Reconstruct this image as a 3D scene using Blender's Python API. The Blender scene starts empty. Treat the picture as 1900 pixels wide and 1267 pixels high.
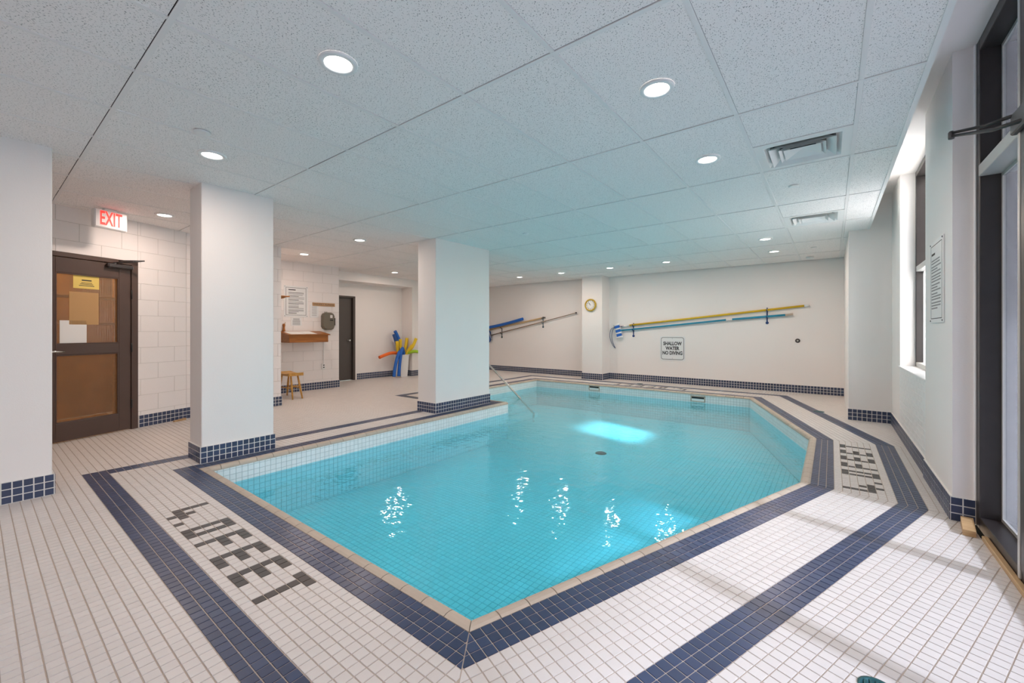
import bpy, bmesh, math, random
from mathutils import Vector, Matrix
random.seed(7)
sc = bpy.context.scene
COL = sc.collection
R = math.radians

# ------------------------------------------------------------------ camera, world, sun, exposure
CAM_Z = 1.2314
YAW = 0.65496
FPX = 771.376
cam_d = bpy.data.cameras.new('camera')
cam = bpy.data.objects.new('camera', cam_d); COL.objects.link(cam)
cam.location = (0, 0, CAM_Z)
cam.rotation_euler = (math.pi / 2, 0, YAW)
cam_d.sensor_width = 36.0
cam_d.lens = FPX / 1900 * 36.0
cam_d.shift_y = -20.26 / 1900
cam_d.clip_start = 0.02
sc.camera = cam

world = bpy.data.worlds.new('world'); sc.world = world
world.use_nodes = True
wn = world.node_tree
for n in list(wn.nodes): wn.nodes.remove(n)
wo = wn.nodes.new('ShaderNodeOutputWorld'); wb = wn.nodes.new('ShaderNodeBackground')
sky = wn.nodes.new('ShaderNodeTexSky'); sky.sky_type = 'NISHITA'
sky.sun_disc = False; sky.sun_elevation = R(36.5); sky.sun_rotation = R(100)
sky.air_density = 1.0; sky.dust_density = 3.0
wb.inputs['Strength'].default_value = 0.56
wn.links.new(sky.outputs[0], wb.inputs[0]); wn.links.new(wb.outputs[0], wo.inputs[0])

sun_d = bpy.data.lights.new('sun', 'SUN'); sun_d.energy = 7.0; sun_d.angle = R(4); sun_d.color = (1.0, 0.96, 0.93)
sun = bpy.data.objects.new('sun', sun_d); COL.objects.link(sun); sun.location = (6, 2, 8)
sd = Vector((-0.962 * 0.804, 0.273 * 0.804, -0.595))
sun.rotation_euler = sd.to_track_quat('-Z', 'Y').to_euler()

LAMP_W = 5.5            # watts of one ceiling downlight
LAMP_C = (1.0, 0.80, 0.69)

vs = sc.view_settings
vs.view_transform = 'Standard'; vs.look = 'None'; vs.gamma = 1.0; vs.use_curve_mapping = False
vs.exposure = 1.1
cy = sc.cycles
cy.max_bounces = 10; cy.diffuse_bounces = 6; cy.glossy_bounces = 4; cy.transmission_bounces = 4; cy.transparent_max_bounces = 16
cy.sample_clamp_indirect = 10.0
cy.use_denoising = True

# ------------------------------------------------------------------ material helpers
def nodes_of(m):
    m.use_nodes = True
    nt = m.node_tree
    return nt, nt.nodes['Principled BSDF'] if 'Principled BSDF' in nt.nodes else None

def mat(name, col, rough=0.5, metal=0.0, var=0.0, noise=0.0, nscale=8.0, bump=0.0, bscale=60.0, island=0.0, spec=0.5, coat=0.0, emit=None, estr=0.0):
    m = bpy.data.materials.new(name); nt, p = nodes_of(m)
    p.inputs['Base Color'].default_value = (*col, 1); p.inputs['Roughness'].default_value = rough
    p.inputs['Metallic'].default_value = metal; p.inputs['Specular IOR Level'].default_value = spec
    p.inputs['Coat Weight'].default_value = coat
    tc = nt.nodes.new('ShaderNodeTexCoord')
    src = None
    def mulby(val_socket, amount, base):
        # colour * (1 + amount*(v-0.5))
        ma = nt.nodes.new('ShaderNodeMath'); ma.operation = 'MULTIPLY_ADD'
        nt.links.new(val_socket, ma.inputs[0]); ma.inputs[1].default_value = amount; ma.inputs[2].default_value = 1 - amount / 2
        mx = nt.nodes.new('ShaderNodeVectorMath'); mx.operation = 'SCALE'
        if base is None: mx.inputs[0].default_value = col
        else: nt.links.new(base, mx.inputs[0])
        nt.links.new(ma.outputs[0], mx.inputs['Scale'])
        return mx.outputs[0]
    if noise:
        nz = nt.nodes.new('ShaderNodeTexNoise'); nz.inputs['Scale'].default_value = nscale; nz.inputs['Detail'].default_value = 4
        nt.links.new(tc.outputs['Object'], nz.inputs['Vector'])
        src = mulby(nz.outputs['Fac'], noise, src)
    if island:
        ge = nt.nodes.new('ShaderNodeNewGeometry'); src = mulby(ge.outputs['Random Per Island'], island, src)
    if var:
        oi = nt.nodes.new('ShaderNodeObjectInfo'); src = mulby(oi.outputs['Random'], var, src)
    if src is not None: nt.links.new(src, p.inputs['Base Color'])
    if bump:
        nb = nt.nodes.new('ShaderNodeTexNoise'); nb.inputs['Scale'].default_value = bscale; nb.inputs['Detail'].default_value = 3
        nt.links.new(tc.outputs['Object'], nb.inputs['Vector'])
        bu = nt.nodes.new('ShaderNodeBump'); bu.inputs['Strength'].default_value = bump; bu.inputs['Distance'].default_value = 0.004
        nt.links.new(nb.outputs['Fac'], bu.inputs['Height']); nt.links.new(bu.outputs[0], p.inputs['Normal'])
    if emit:
        p.inputs['Emission Color'].default_value = (*emit, 1); p.inputs['Emission Strength'].default_value = estr
    return m

def wood(name, c1, c2, scale=6.0, rough=0.4, axis=0):
    m = bpy.data.materials.new(name); nt, p = nodes_of(m)
    tc = nt.nodes.new('ShaderNodeTexCoord'); mp = nt.nodes.new('ShaderNodeMapping')
    s = [scale * 6] * 3; s[axis] = scale * 0.5; mp.inputs['Scale'].default_value = s
    nz = nt.nodes.new('ShaderNodeTexNoise'); nz.inputs['Scale'].default_value = 1.0; nz.inputs['Detail'].default_value = 6
    cr = nt.nodes.new('ShaderNodeValToRGB'); cr.color_ramp.elements[0].color = (*c1, 1); cr.color_ramp.elements[1].color = (*c2, 1)
    cr.color_ramp.elements[0].position = 0.3; cr.color_ramp.elements[1].position = 0.7
    nt.links.new(tc.outputs['Object'], mp.inputs[0]); nt.links.new(mp.outputs[0], nz.inputs['Vector'])
    nt.links.new(nz.outputs['Fac'], cr.inputs[0]); nt.links.new(cr.outputs[0], p.inputs['Base Color'])
    p.inputs['Roughness'].default_value = rough
    return m

def fresnel_sheet(name, tint, ior, gloss_rough, refract=False, bump=None, ribs=None, diffuse=None, translucent=None):
    """water or glazing: Fresnel mix of a mirror and the tinted view through it"""
    m = bpy.data.materials.new(name); m.use_nodes = True; nt = m.node_tree
    for n in list(nt.nodes): nt.nodes.remove(n)
    out = nt.nodes.new('ShaderNodeOutputMaterial'); mix = nt.nodes.new('ShaderNodeMixShader')
    lw = nt.nodes.new('ShaderNodeLayerWeight'); lw.inputs['Blend'].default_value = 0.5
    pw = nt.nodes.new('ShaderNodeMath'); pw.operation = 'POWER'; pw.inputs[1].default_value = 5.0; nt.links.new(lw.outputs['Facing'], pw.inputs[0])
    f0 = ((ior - 1) / (ior + 1)) ** 2
    fr = nt.nodes.new('ShaderNodeMath'); fr.operation = 'MULTIPLY_ADD'; fr.inputs[1].default_value = 1 - f0; fr.inputs[2].default_value = f0; nt.links.new(pw.outputs[0], fr.inputs[0])
    gl = nt.nodes.new('ShaderNodeBsdfGlossy'); gl.inputs['Roughness'].default_value = gloss_rough; gl.inputs['Color'].default_value = (1, 1, 1, 1)
    if refract:
        th = nt.nodes.new('ShaderNodeBsdfRefraction'); th.inputs['IOR'].default_value = ior; th.inputs['Roughness'].default_value = 0.0
    else:
        th = nt.nodes.new('ShaderNodeBsdfTransparent')
    th.inputs['Color'].default_value = (*tint, 1)
    thr = th.outputs[0]
    if diffuse:
        df = nt.nodes.new('ShaderNodeBsdfDiffuse'); df.inputs['Color'].default_value = (*diffuse[0], 1)
        m2 = nt.nodes.new('ShaderNodeMixShader'); m2.inputs[0].default_value = diffuse[1]
        nt.links.new(th.outputs[0], m2.inputs[1]); nt.links.new(df.outputs[0], m2.inputs[2]); thr = m2.outputs[0]
    if translucent:
        df = nt.nodes.new('ShaderNodeBsdfTranslucent'); df.inputs['Color'].default_value = (*translucent[0], 1)
        m2 = nt.nodes.new('ShaderNodeMixShader'); m2.inputs[0].default_value = translucent[1]
        nt.links.new(th.outputs[0], m2.inputs[1]); nt.links.new(df.outputs[0], m2.inputs[2]); thr = m2.outputs[0]
    nt.links.new(fr.outputs[0], mix.inputs[0]); nt.links.new(thr, mix.inputs[1]); nt.links.new(gl.outputs[0], mix.inputs[2])
    nt.links.new(mix.outputs[0], out.inputs[0])
    if bump or ribs:
        tc = nt.nodes.new('ShaderNodeTexCoord'); bu = nt.nodes.new('ShaderNodeBump')
        if bump:
            strength, dist, s1, s2 = bump
            mp = nt.nodes.new('ShaderNodeMapping'); mp.inputs['Scale'].default_value = (1.0, 1.5, 1.0); mp.inputs['Rotation'].default_value = (0, 0, 0.6)
            nt.links.new(tc.outputs['Object'], mp.inputs[0])
            n1 = nt.nodes.new('ShaderNodeTexNoise'); n1.inputs['Scale'].default_value = s1; n1.inputs['Detail'].default_value = 2; n1.inputs['Distortion'].default_value = 0.6
            n2 = nt.nodes.new('ShaderNodeTexNoise'); n2.inputs['Scale'].default_value = s2; n2.inputs['Detail'].default_value = 1
            nt.links.new(mp.outputs[0], n1.inputs['Vector']); nt.links.new(mp.outputs[0], n2.inputs['Vector'])
            ad = nt.nodes.new('ShaderNodeMath'); ad.operation = 'MULTIPLY_ADD'; ad.inputs[1].default_value = 0.30
            nt.links.new(n2.outputs['Fac'], ad.inputs[0]); nt.links.new(n1.outputs['Fac'], ad.inputs[2])
            nt.links.new(ad.outputs[0], bu.inputs['Height'])
            bu.inputs['Strength'].default_value = strength; bu.inputs['Distance'].default_value = dist
        else:
            wv = nt.nodes.new('ShaderNodeTexWave'); wv.inputs['Scale'].default_value = ribs; wv.bands_direction = 'X'
            nt.links.new(tc.outputs['Object'], wv.inputs['Vector']); nt.links.new(wv.outputs['Fac'], bu.inputs['Height'])
            bu.inputs['Strength'].default_value = 0.6; bu.inputs['Distance'].default_value = 0.002
        nt.links.new(bu.outputs[0], gl.inputs['Normal']); nt.links.new(bu.outputs[0], lw.inputs['Normal'])
        if refract: nt.links.new(bu.outputs[0], th.inputs['Normal'])
    return m

def ceiling_panel_mat():
    m = bpy.data.materials.new('mineral_ceiling_panel'); nt, p = nodes_of(m)
    ge = nt.nodes.new('ShaderNodeNewGeometry')
    mp = nt.nodes.new('ShaderNodeMapping'); mp.inputs['Scale'].default_value = (1.0, 0.65, 1.0); mp.inputs['Rotation'].default_value = (0, 0, 0.3)
    nt.links.new(ge.outputs['Position'], mp.inputs[0])
    n1 = nt.nodes.new('ShaderNodeTexNoise'); n1.inputs['Scale'].default_value = 190.0; n1.inputs['Detail'].default_value = 1.0
    nt.links.new(mp.outputs[0], n1.inputs['Vector'])
    cr = nt.nodes.new('ShaderNodeValToRGB'); e = cr.color_ramp.elements
    e[0].position = 0.615; e[0].color = (0.925, 0.885, 0.865, 1); e[1].position = 0.70; e[1].color = (0.34, 0.33, 0.32, 1)
    nt.links.new(n1.outputs['Fac'], cr.inputs[0]); nt.links.new(cr.outputs[0], p.inputs['Base Color'])
    bu = nt.nodes.new('ShaderNodeBump'); bu.inputs['Strength'].default_value = 0.25; bu.inputs['Distance'].default_value = 0.003; bu.invert = True
    nt.links.new(n1.outputs['Fac'], bu.inputs['Height']); nt.links.new(bu.outputs[0], p.inputs['Normal'])
    p.inputs['Roughness'].default_value = 0.9; p.inputs['Specular IOR Level'].default_value = 0.1
    return m

M = {}
M['wall'] = mat('painted_wall', (0.84, 0.805, 0.78), 0.6, noise=0.03, nscale=2.0, bump=0.12, bscale=130, spec=0.3)
M['block'] = mat('painted_block', (0.84, 0.80, 0.78), 0.55, noise=0.03, nscale=3.0, bump=0.18, bscale=110, spec=0.3)
M['tile_white'] = mat('white_mosaic_tile', (0.68, 0.635, 0.60), 0.42, island=0.05, var=0.04, noise=0.05, nscale=0.9, spec=0.4)
M['tile_pool'] = mat('pool_white_mosaic_tile', (0.78, 0.82, 0.82), 0.3, island=0.06, var=0.04)
M['tile_blue'] = mat('navy_mosaic_tile', (0.041, 0.060, 0.122), 0.3, island=0.30, var=0.25, spec=0.5)
M['tile_dark'] = mat('charcoal_mosaic_tile', (0.055, 0.047, 0.043), 0.35, island=0.2, var=0.15)
M['grout'] = mat('sand_grout', (0.50, 0.42, 0.35), 0.9, noise=0.25, nscale=1.6)
M['grout_light'] = mat('pale_grout', (0.78, 0.76, 0.72), 0.9)
M['block_joint'] = mat('block_joint_paint', (0.64, 0.61, 0.58), 0.9)
M['grout_pool'] = mat('pool_grout', (0.45, 0.52, 0.52), 0.9)
M['coping'] = mat('tan_bullnose_coping', (0.50, 0.415, 0.33), 0.45, island=0.08, var=0.10, noise=0.12, nscale=25)
M['panel'] = ceiling_panel_mat()
M['tbar'] = mat('white_metal_bar', (0.84, 0.815, 0.80), 0.5)
M['dark_void'] = mat('dark_plenum', (0.03, 0.03, 0.03), 0.9)  # black colour stands in for the unlit space above the panels
M['white'] = mat('white_enamel', (0.82, 0.82, 0.81), 0.35)
M['white_plastic'] = mat('white_plastic', (0.80, 0.80, 0.79), 0.4)
M['diffuser'] = mat('lit_diffuser', (1, 1, 1), 0.5, emit=(1.0, 0.95, 0.90), estr=6.0)
M['bronze'] = mat('dark_bronze_frame', (0.028, 0.023, 0.022), 0.35, noise=0.5, nscale=14, spec=0.5)
M['alu'] = mat('aluminium_trim', (0.55, 0.54, 0.51), 0.35, metal=0.3)
M['steel'] = mat('brushed_steel', (0.62, 0.64, 0.62), 0.22, metal=1.0)
M['brown'] = mat('brown_painted_door', (0.085, 0.052, 0.041), 0.4, noise=0.15, nscale=5)
M['greybrown'] = mat('grey_brown_door', (0.075, 0.062, 0.055), 0.45, noise=0.1, nscale=4)
M['black'] = mat('black_metal', (0.015, 0.015, 0.016), 0.4)
M['dkmetal'] = mat('dark_metal', (0.10, 0.09, 0.09), 0.35, metal=0.7)
M['paper'] = mat('white_paper', (0.80, 0.80, 0.78), 0.8)
M['paper_yellow'] = mat('yellow_paper', (0.80, 0.60, 0.16), 0.8)
M['paper_tan'] = mat('tan_paper', (0.50, 0.30, 0.13), 0.8)
M['ink'] = mat('dark_ink', (0.04, 0.04, 0.045), 0.7)
M['ink_grey'] = mat('grey_ink', (0.28, 0.28, 0.29), 0.7)
M['red'] = mat('lit_red_letter', (0.75, 0.02, 0.02), 0.5, emit=(1.0, 0.03, 0.02), estr=0.9)
M['sign_face'] = mat('sign_white', (0.78, 0.79, 0.79), 0.35)
M['blue_foam'] = mat('blue_foam', (0.012, 0.13, 0.52), 0.6)
M['navy_foam'] = mat('dark_blue_foam', (0.02, 0.085, 0.30), 0.6)
M['yellow_foam'] = mat('yellow_foam', (0.80, 0.56, 0.02), 0.6)
M['orange_foam'] = mat('orange_foam', (0.85, 0.16, 0.02), 0.6)
M['green_foam'] = mat('green_foam', (0.36, 0.58, 0.02), 0.6)
M['yellow'] = mat('yellow_pole', (0.68, 0.45, 0.01), 0.35)
M['cyan'] = mat('blue_pole', (0.01, 0.27, 0.44), 0.3)
M['hook_blue'] = mat('dark_blue_hook', (0.008, 0.04, 0.16), 0.5)
M['hook_teal'] = mat('slate_teal_hook', (0.05, 0.11, 0.16), 0.5)
M['tan_pole'] = mat('tan_pole', (0.52, 0.35, 0.17), 0.4)
M['bronze_pole'] = mat('bronze_pole', (0.30, 0.22, 0.16), 0.35, metal=0.5)
M['clock_rim'] = mat('golden_rim', (0.48, 0.32, 0.03), 0.35)
M['phone'] = mat('grey_green_plastic', (0.16, 0.145, 0.11), 0.45)
M['oak'] = wood('orange_oak', (0.26, 0.085, 0.014), (0.42, 0.16, 0.03), 5, axis=1)
M['pine'] = wood('honey_pine', (0.50, 0.25, 0.05), (0.66, 0.37, 0.09), 5, axis=0)
M['raw'] = wood('raw_wood', (0.42, 0.26, 0.12), (0.60, 0.40, 0.21), 7, axis=1)
M['plaque'] = wood('routed_plaque', (0.42, 0.24, 0.11), (0.55, 0.34, 0.18), 6, axis=1)
M['concrete'] = mat('outside_concrete', (0.34, 0.34, 0.34), 0.85, noise=0.4, nscale=6, bump=0.4, bscale=30)
M['paving'] = mat('outside_paving', (0.72, 0.70, 0.67), 0.9, noise=0.2, nscale=2)
M['amber_room'] = mat('amber_room_wall', (0.42, 0.27, 0.13), 0.8, noise=0.9, nscale=3)
M['teal_metal'] = mat('teal_patina', (0.03, 0.12, 0.13), 0.4, metal=0.5)
M['water'] = fresnel_sheet('pool_water', (0.35, 0.885, 1.0), 1.333, 0.02, bump=(0.35, 0.030, 2.6, 13.0))
M['glass_tint'] = fresnel_sheet('tinted_window_glass', (0.39, 0.42, 0.475), 1.45, 0.02)
M['frosted'] = fresnel_sheet('frosted_window_glass', (0.25, 0.26, 0.27), 1.45, 0.15, translucent=((0.80, 0.82, 0.84), 0.8))
M['glass'] = fresnel_sheet('window_glass', (0.92, 0.94, 0.95), 1.45, 0.02)
M['ribbed'] = fresnel_sheet('ribbed_glass', (0.92, 0.84, 0.72), 1.45, 0.12, ribs=38.0, diffuse=((0.30, 0.20, 0.11), 0.22))

# ------------------------------------------------------------------ mesh helpers
class MB:
    def __init__(s): s.v = []; s.f = []; s.smooth = []
    def add(s, verts, faces, smooth=False):
        o = len(s.v); s.v += [tuple(p) for p in verts]
        for f in faces: s.f.append(tuple(i + o for i in f)); s.smooth.append(smooth)
        return s
    def box(s, a, b, ch=0.0):
        x0, y0, z0 = [min(p, q) for p, q in zip(a, b)]; x1, y1, z1 = [max(p, q) for p, q in zip(a, b)]
        return s.obox(((x0 + x1) / 2, (y0 + y1) / 2, (z0 + z1) / 2), (1, 0, 0), (0, 1, 0), x1 - x0, y1 - y0, z1 - z0, ch)
    def obox(s, c, u, v, lu, lv, lw, ch=0.0):
        c = Vector(c); u = Vector(u).normalized(); v = Vector(v).normalized(); w = u.cross(v).normalized()
        P = lambda i, j, k: c + u * i + v * j + w * k
        a, b, d = lu / 2, lv / 2, lw / 2
        if ch <= 0:
            vs_ = [P(-a, -b, -d), P(a, -b, -d), P(a, b, -d), P(-a, b, -d), P(-a, -b, d), P(a, -b, d), P(a, b, d), P(-a, b, d)]
            return s.add(vs_, [(3, 2, 1, 0), (4, 5, 6, 7), (0, 1, 5, 4), (1, 2, 6, 5), (2, 3, 7, 6), (3, 0, 4, 7)])
        ch = min(ch, a * .9, b * .9, d * .9)
        bm = bmesh.new()
        for i in (-1, 1):
            for j in (-1, 1):
                for k in (-1, 1):
                    bm.verts.new(P(i * (a - ch), j * (b - ch), k * d)); bm.verts.new(P(i * (a - ch), j * b, k * (d - ch))); bm.verts.new(P(i * a, j * (b - ch), k * (d - ch)))
        bmesh.ops.convex_hull(bm, input=bm.verts)
        bmesh.ops.dissolve_limit(bm, angle_limit=0.02, verts=bm.verts, edges=bm.edges)
        bm.verts.index_update()
        s.add([x.co for x in bm.verts], [[x.index for x in f.verts] for f in bm.faces]); bm.free()
        return s
    def prism(s, pts, d):
        """extrude a planar 3D polygon by vector d"""
        n = len(pts); d = Vector(d); a = [Vector(p) for p in pts]; b = [p + d for p in a]
        nrm = Vector((0, 0, 0))
        for i in range(n): nrm += a[i].cross(a[(i + 1) % n])
        flip = nrm.dot(d) > 0
        f = [tuple(range(n)), tuple(range(2 * n - 1, n - 1, -1))]
        f += [((i + 1) % n, i, n + i, n + (i + 1) % n) for i in range(n)]
        if flip: f = [tuple(reversed(q)) for q in f]
        return s.add(a + b, f)
    def tube(s, path, r, n=10, caps=True, smooth=True):
        path = [Vector(p) for p in path]; m = len(path)
        rr = r if isinstance(r, (list, tuple)) else [r] * m
        t0 = (path[1] - path[0]).normalized()
        up = Vector((0, 0, 1)) if abs(t0.z) < 0.9 else Vector((1, 0, 0))
        x = t0.cross(up).normalized()
        vs_ = []
        for k in range(m):
            t = (path[min(k + 1, m - 1)] - path[max(k - 1, 0)]).normalized()
            x = (x - t * x.dot(t)).normalized(); y = t.cross(x)
            for i in range(n):
                a = 2 * math.pi * i / n; vs_.append(path[k] + (x * math.cos(a) + y * math.sin(a)) * rr[k])
        f = []
        for k in range(m - 1):
            for i in range(n):
                j = (i + 1) % n; f.append((k * n + i, k * n + j, (k + 1) * n + j, (k + 1) * n + i))
        s.add(vs_, f, smooth)
        if caps:
            o = len(s.v) - len(vs_)
            s.f.append(tuple(o + i for i in reversed(range(n)))); s.smooth.append(False)
            s.f.append(tuple(o + (m - 1) * n + i for i in range(n))); s.smooth.append(False)
        return s
    def lathe(s, c, axis, prof, n=24, smooth=True):
        """profile [(radius, offset along axis)]"""
        c = Vector(c); ax = Vector(axis).normalized(); up = Vector((0, 0, 1)) if abs(ax.z) < 0.9 else Vector((1, 0, 0))
        x = ax.cross(up).normalized(); y = ax.cross(x)
        vs_ = []; f = []; m = len(prof)
        for r, h in prof:
            for i in range(n):
                a = 2 * math.pi * i / n; vs_.append(c + ax * h + (x * math.cos(a) + y * math.sin(a)) * max(r, 1e-5))
        for k in range(m - 1):
            for i in range(n):
                j = (i + 1) % n; f.append((k * n + i, k * n + j, (k + 1) * n + j, (k + 1) * n + i))
        return s.add(vs_, f, smooth)
    def build(s, name, material, parent=None, recalc=True):
        me = bpy.data.meshes.new(name); me.from_pydata(s.v, [], s.f)
        me.polygons.foreach_set('use_smooth', s.smooth)
        if recalc:
            bm = bmesh.new(); bm.from_mesh(me); bmesh.ops.recalc_face_normals(bm, faces=bm.faces); bm.to_mesh(me); bm.free()
        me.materials.append(M[material] if isinstance(material, str) else material)
        me.update()
        return link(name, me, parent)

def link(name, data, parent=None):
    o = bpy.data.objects.new(name, data); COL.objects.link(o)
    if parent is not None: o.parent = parent
    return o
def tag(o, label, cat=None, group=None, kind=None):
    o['label'] = label
    if cat: o['category'] = cat
    if group: o['group'] = group
    if kind: o['kind'] = kind
    return o
def struct(o, label=None):
    o['kind'] = 'structure'
    if label: o['label'] = label
    return o
def thing(name, label, cat, group=None):
    e = bpy.data.objects.new(name, None); COL.objects.link(e); e.empty_display_size = 0.1
    return tag(e, label, cat, group)
def at_base(e, p):
    """move an Empty to the thing's base, keeping its (already world placed) children where they are"""
    e.location = p
    for ch in e.children: ch.matrix_parent_inverse = Matrix.Translation(Vector(p)).inverted()
    return e

# projection of a world point to photo pixels, only used to decide which tiles are large enough to be single objects
CS, SN = math.cos(YAW), math.sin(YAW)
def px(p):
    d = -SN * p[0] + CS * p[1]; r = CS * p[0] + SN * p[1]
    if d < 0.25: return None
    return (950 + FPX * r / d, 613.24 - FPX * (p[2] - CAM_Z) / d)
def px_size(pts):
    q = [px(p) for p in pts]
    if any(a is None for a in q): return 0
    cx_ = sum(a[0] for a in q) / len(q); cy_ = sum(a[1] for a in q) / len(q)
    if not (-5 < cx_ < 1905 and -5 < cy_ < 1272): return 0
    A = 0
    for i in range(len(q)):
        a, b = q[i], q[(i + 1) % len(q)]; A += a[0] * b[1] - a[1] * b[0]
    return math.sqrt(abs(A) / 2)

# ------------------------------------------------------------------ mosaic fields
def clip(poly, a, b):
    """keep the part of poly left of the line a->b"""
    out = []
    def side(p): return (b[0] - a[0]) * (p[1] - a[1]) - (b[1] - a[1]) * (p[0] - a[0])
    for i in range(len(poly)):
        p, q = poly[i], poly[(i + 1) % len(poly)]; sp, sq = side(p), side(q)
        if sp >= 0: out.append(p)
        if sp * sq < 0:
            t = sp / (sp - sq); out.append((p[0] + (q[0] - p[0]) * t, p[1] + (q[1] - p[1]) * t))
    return out
def area2(poly):
    return sum(poly[i][0] * poly[(i + 1) % len(poly)][1] - poly[(i + 1) % len(poly)][0] * poly[i][1] for i in range(len(poly))) / 2

class Mosaic:
    """pieces laid in fields; the ones that show largest become single objects, the rest one joined part"""
    def __init__(s, parent): s.parent = parent; s.items = {}
    def field(s, poly, O, U, V, pu, pv, key, joint=0.0037, h=0.004, bond=0.0, raise_=0.0):
        # poly: convex, in the local (a, b) metres of the plane O + a*U + b*V ; tiles on multiples of pu, pv
        if area2(poly) < 0: poly = poly[::-1]
        O = Vector(O); U = Vector(U).normalized(); V = Vector(V).normalized(); N = U.cross(V)
        a0 = min(p[0] for p in poly); a1 = max(p[0] for p in poly); b0 = min(p[1] for p in poly); b1 = max(p[1] for p in poly)
        n = len(poly); g = joint / 2
        for j in range(math.floor(b0 / pv + 1e-6), math.ceil(b1 / pv - 1e-6)):
            sh = bond * pu if j % 2 else 0.0
            for i in range(math.floor((a0 - sh) / pu + 1e-6), math.ceil((a1 - sh) / pu - 1e-6)):
                cell = [(i * pu + sh + g, j * pv + g), ((i + 1) * pu + sh - g, j * pv + g), ((i + 1) * pu + sh - g, (j + 1) * pv - g), (i * pu + sh + g, (j + 1) * pv - g)]
                full = True; gone = False
                for k in range(n):
                    p, q = poly[k], poly[(k + 1) % n]
                    sd_ = [(q[0] - p[0]) * (c[1] - p[1]) - (q[1] - p[1]) * (c[0] - p[0]) for c in cell]
                    if max(sd_) < 0: gone = True; break
                    if min(sd_) < 0: full = False
                if gone: continue
                pc = cell
                if not full:
                    for k in range(n):
                        p, q = poly[k], poly[(k + 1) % n]
                        l = math.hypot(q[0] - p[0], q[1] - p[1]); nx, ny = -(q[1] - p[1]) / l * g, (q[0] - p[0]) / l * g
                        pc = clip(pc, (p[0] + nx, p[1] + ny), (q[0] + nx, q[1] + ny))
                        if len(pc) < 3: break
                    if len(pc) < 3 or abs(area2(pc)) < 0.03 * pu * pv: continue
                ca = sum(p[0] for p in cell) / 4; cb = sum(p[1] for p in cell) / 4
                W = O + U * ca + V * cb
                kk = key(i, j, W) if callable(key) else key
                if kk is None: continue
                pts = [O + U * p[0] + V * p[1] + N * raise_ for p in pc]
                s.items.setdefault(kk, []).append((pts, N, h, full, pu, pv))
    @staticmethod
    def frustum(pts, N, h, ch):
        n = len(pts); c = sum(pts, Vector()) / n
        top = [p + (c - p).normalized() * ch for p in pts]
        bot = [p - N * h for p in pts]
        return bot + top, [tuple(n + i for i in range(n))] + [(i, (i + 1) % n, n + (i + 1) % n, n + i) for i in range(n)]
    def emit(s, names, mats, limit=300, minpx=9.0, ch=0.0015):
        for kk, its in s.items.items():
            sizes = sorted(((px_size(it[0]), n) for n, it in enumerate(its)), reverse=True)
            big = {n for sz, n in sizes[:limit] if sz >= minpx}
            cache = {}
            rest = MB()
            for n, (pts, N, h, full, pu, pv) in enumerate(its):
                if n in big:
                    c = sum(pts, Vector()) / len(pts)
                    kf = (tuple(round(x, 4) for p in pts for x in (p - c)))
                    me = cache.get(kf)
                    if me is None:
                        v, f = s.frustum([p - c for p in pts], N, h, ch)
                        m = len(pts); f = f + [tuple(reversed(range(m)))]
                        me = bpy.data.meshes.new(names[kk]); me.from_pydata(v, [], f); me.materials.append(M[mats[kk]]); cache[kf] = me
                    o = link(names[kk], me, s.parent); o.location = c
                else:
                    v, f = s.frustum(pts, N, h, ch); rest.add(v, f)
            if rest.f:
                o = rest.build(names[kk] + '_field', mats[kk], s.parent, recalc=False); o['kind'] = 'stuff'

# ------------------------------------------------------------------ plan of the room (metres, floor z = 0)
ZC = 2.60; ZS = 3.04; WATER = -0.18; POOLZ = -0.62
PT = 0.0512
B_ = Vector((-1.173, 1.24)); C_ = Vector((-0.135, 4.12)); D_ = Vector((-0.135, 5.88)); E_ = Vector((-1.135, 8.755))
XL = -4.47; YN = 1.24; YB = 8.755; XREC = -5.95; YREC = 5.56
u1 = (C_ - B_).normalized(); n1 = Vector((u1.y, -u1.x))
u2 = (E_ - D_).normalized(); n2 = Vector((u2.y, -u2.x))
def mitre(P, na, nb, x=None, y=None):
    b = (na + nb).normalized()
    t = (x - P.x) / b.x if x is not None else (y - P.y) / b.y
    return P + b * t
XE = 0.705
m1 = mitre(B_, Vector((0, -1)), n1, x=XE); m2 = mitre(C_, n1, Vector((1, 0)), x=XE)
m3 = mitre(D_, Vector((1, 0)), n2, x=XE); m4 = mitre(E_, n2, Vector((0, 1)), y=9.97)

# ------------------------------------------------------------------ floor (deck)
floor_regions = [
    [(-7.9, -3.0), (XE, -3.0), m1[:], B_[:], (-7.9, YN)],
    [B_[:], m1[:], m2[:], C_[:]],
    [C_[:], m2[:], m3[:], D_[:]],
    [D_[:], m3[:], (XE, 9.97), m4[:], E_[:]],
    [E_[:], m4[:], (-9.5, 9.97), (-9.5, YB)],
    [(-9.5, YN), (XL, YN), (XL, YREC), (-9.5, YREC)],
    [(-9.5, YREC), (XREC, YREC), (XREC, YB), (-9.5, YB)],
]
fb = MB()
for rg in floor_regions:
    if area2(rg) < 0: rg = rg[::-1]
    fb.prism([(p[0], p[1], -0.0028) for p in rg], (0, 0, -0.12))
floor = struct(fb.build('floor', 'grout'))
GLYPH = {'4': ["1000", "1000", "1010", "1111", "0010"], '0': ["111", "101", "101", "101", "111"], 'F': ["111", "100", "111", "100", "100"],
         'E': ["111", "100", "111", "100", "111"], 'T': ["111", "010", "010", "010", "010"], '.': ["0", "0", "0", "0", "1"]}
DEPTH = set()
for ch_, k0 in (('4', 0), ('.', 5), ('0', 8), ('F', 13), ('E', 18), ('E', 23), ('T', 28)):
    for g_, row in enumerate(GLYPH[ch_]):
        for c_, b_ in enumerate(row):
            if b_ == '1': DEPTH.add((k0 + c_, 4 + g_))
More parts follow.
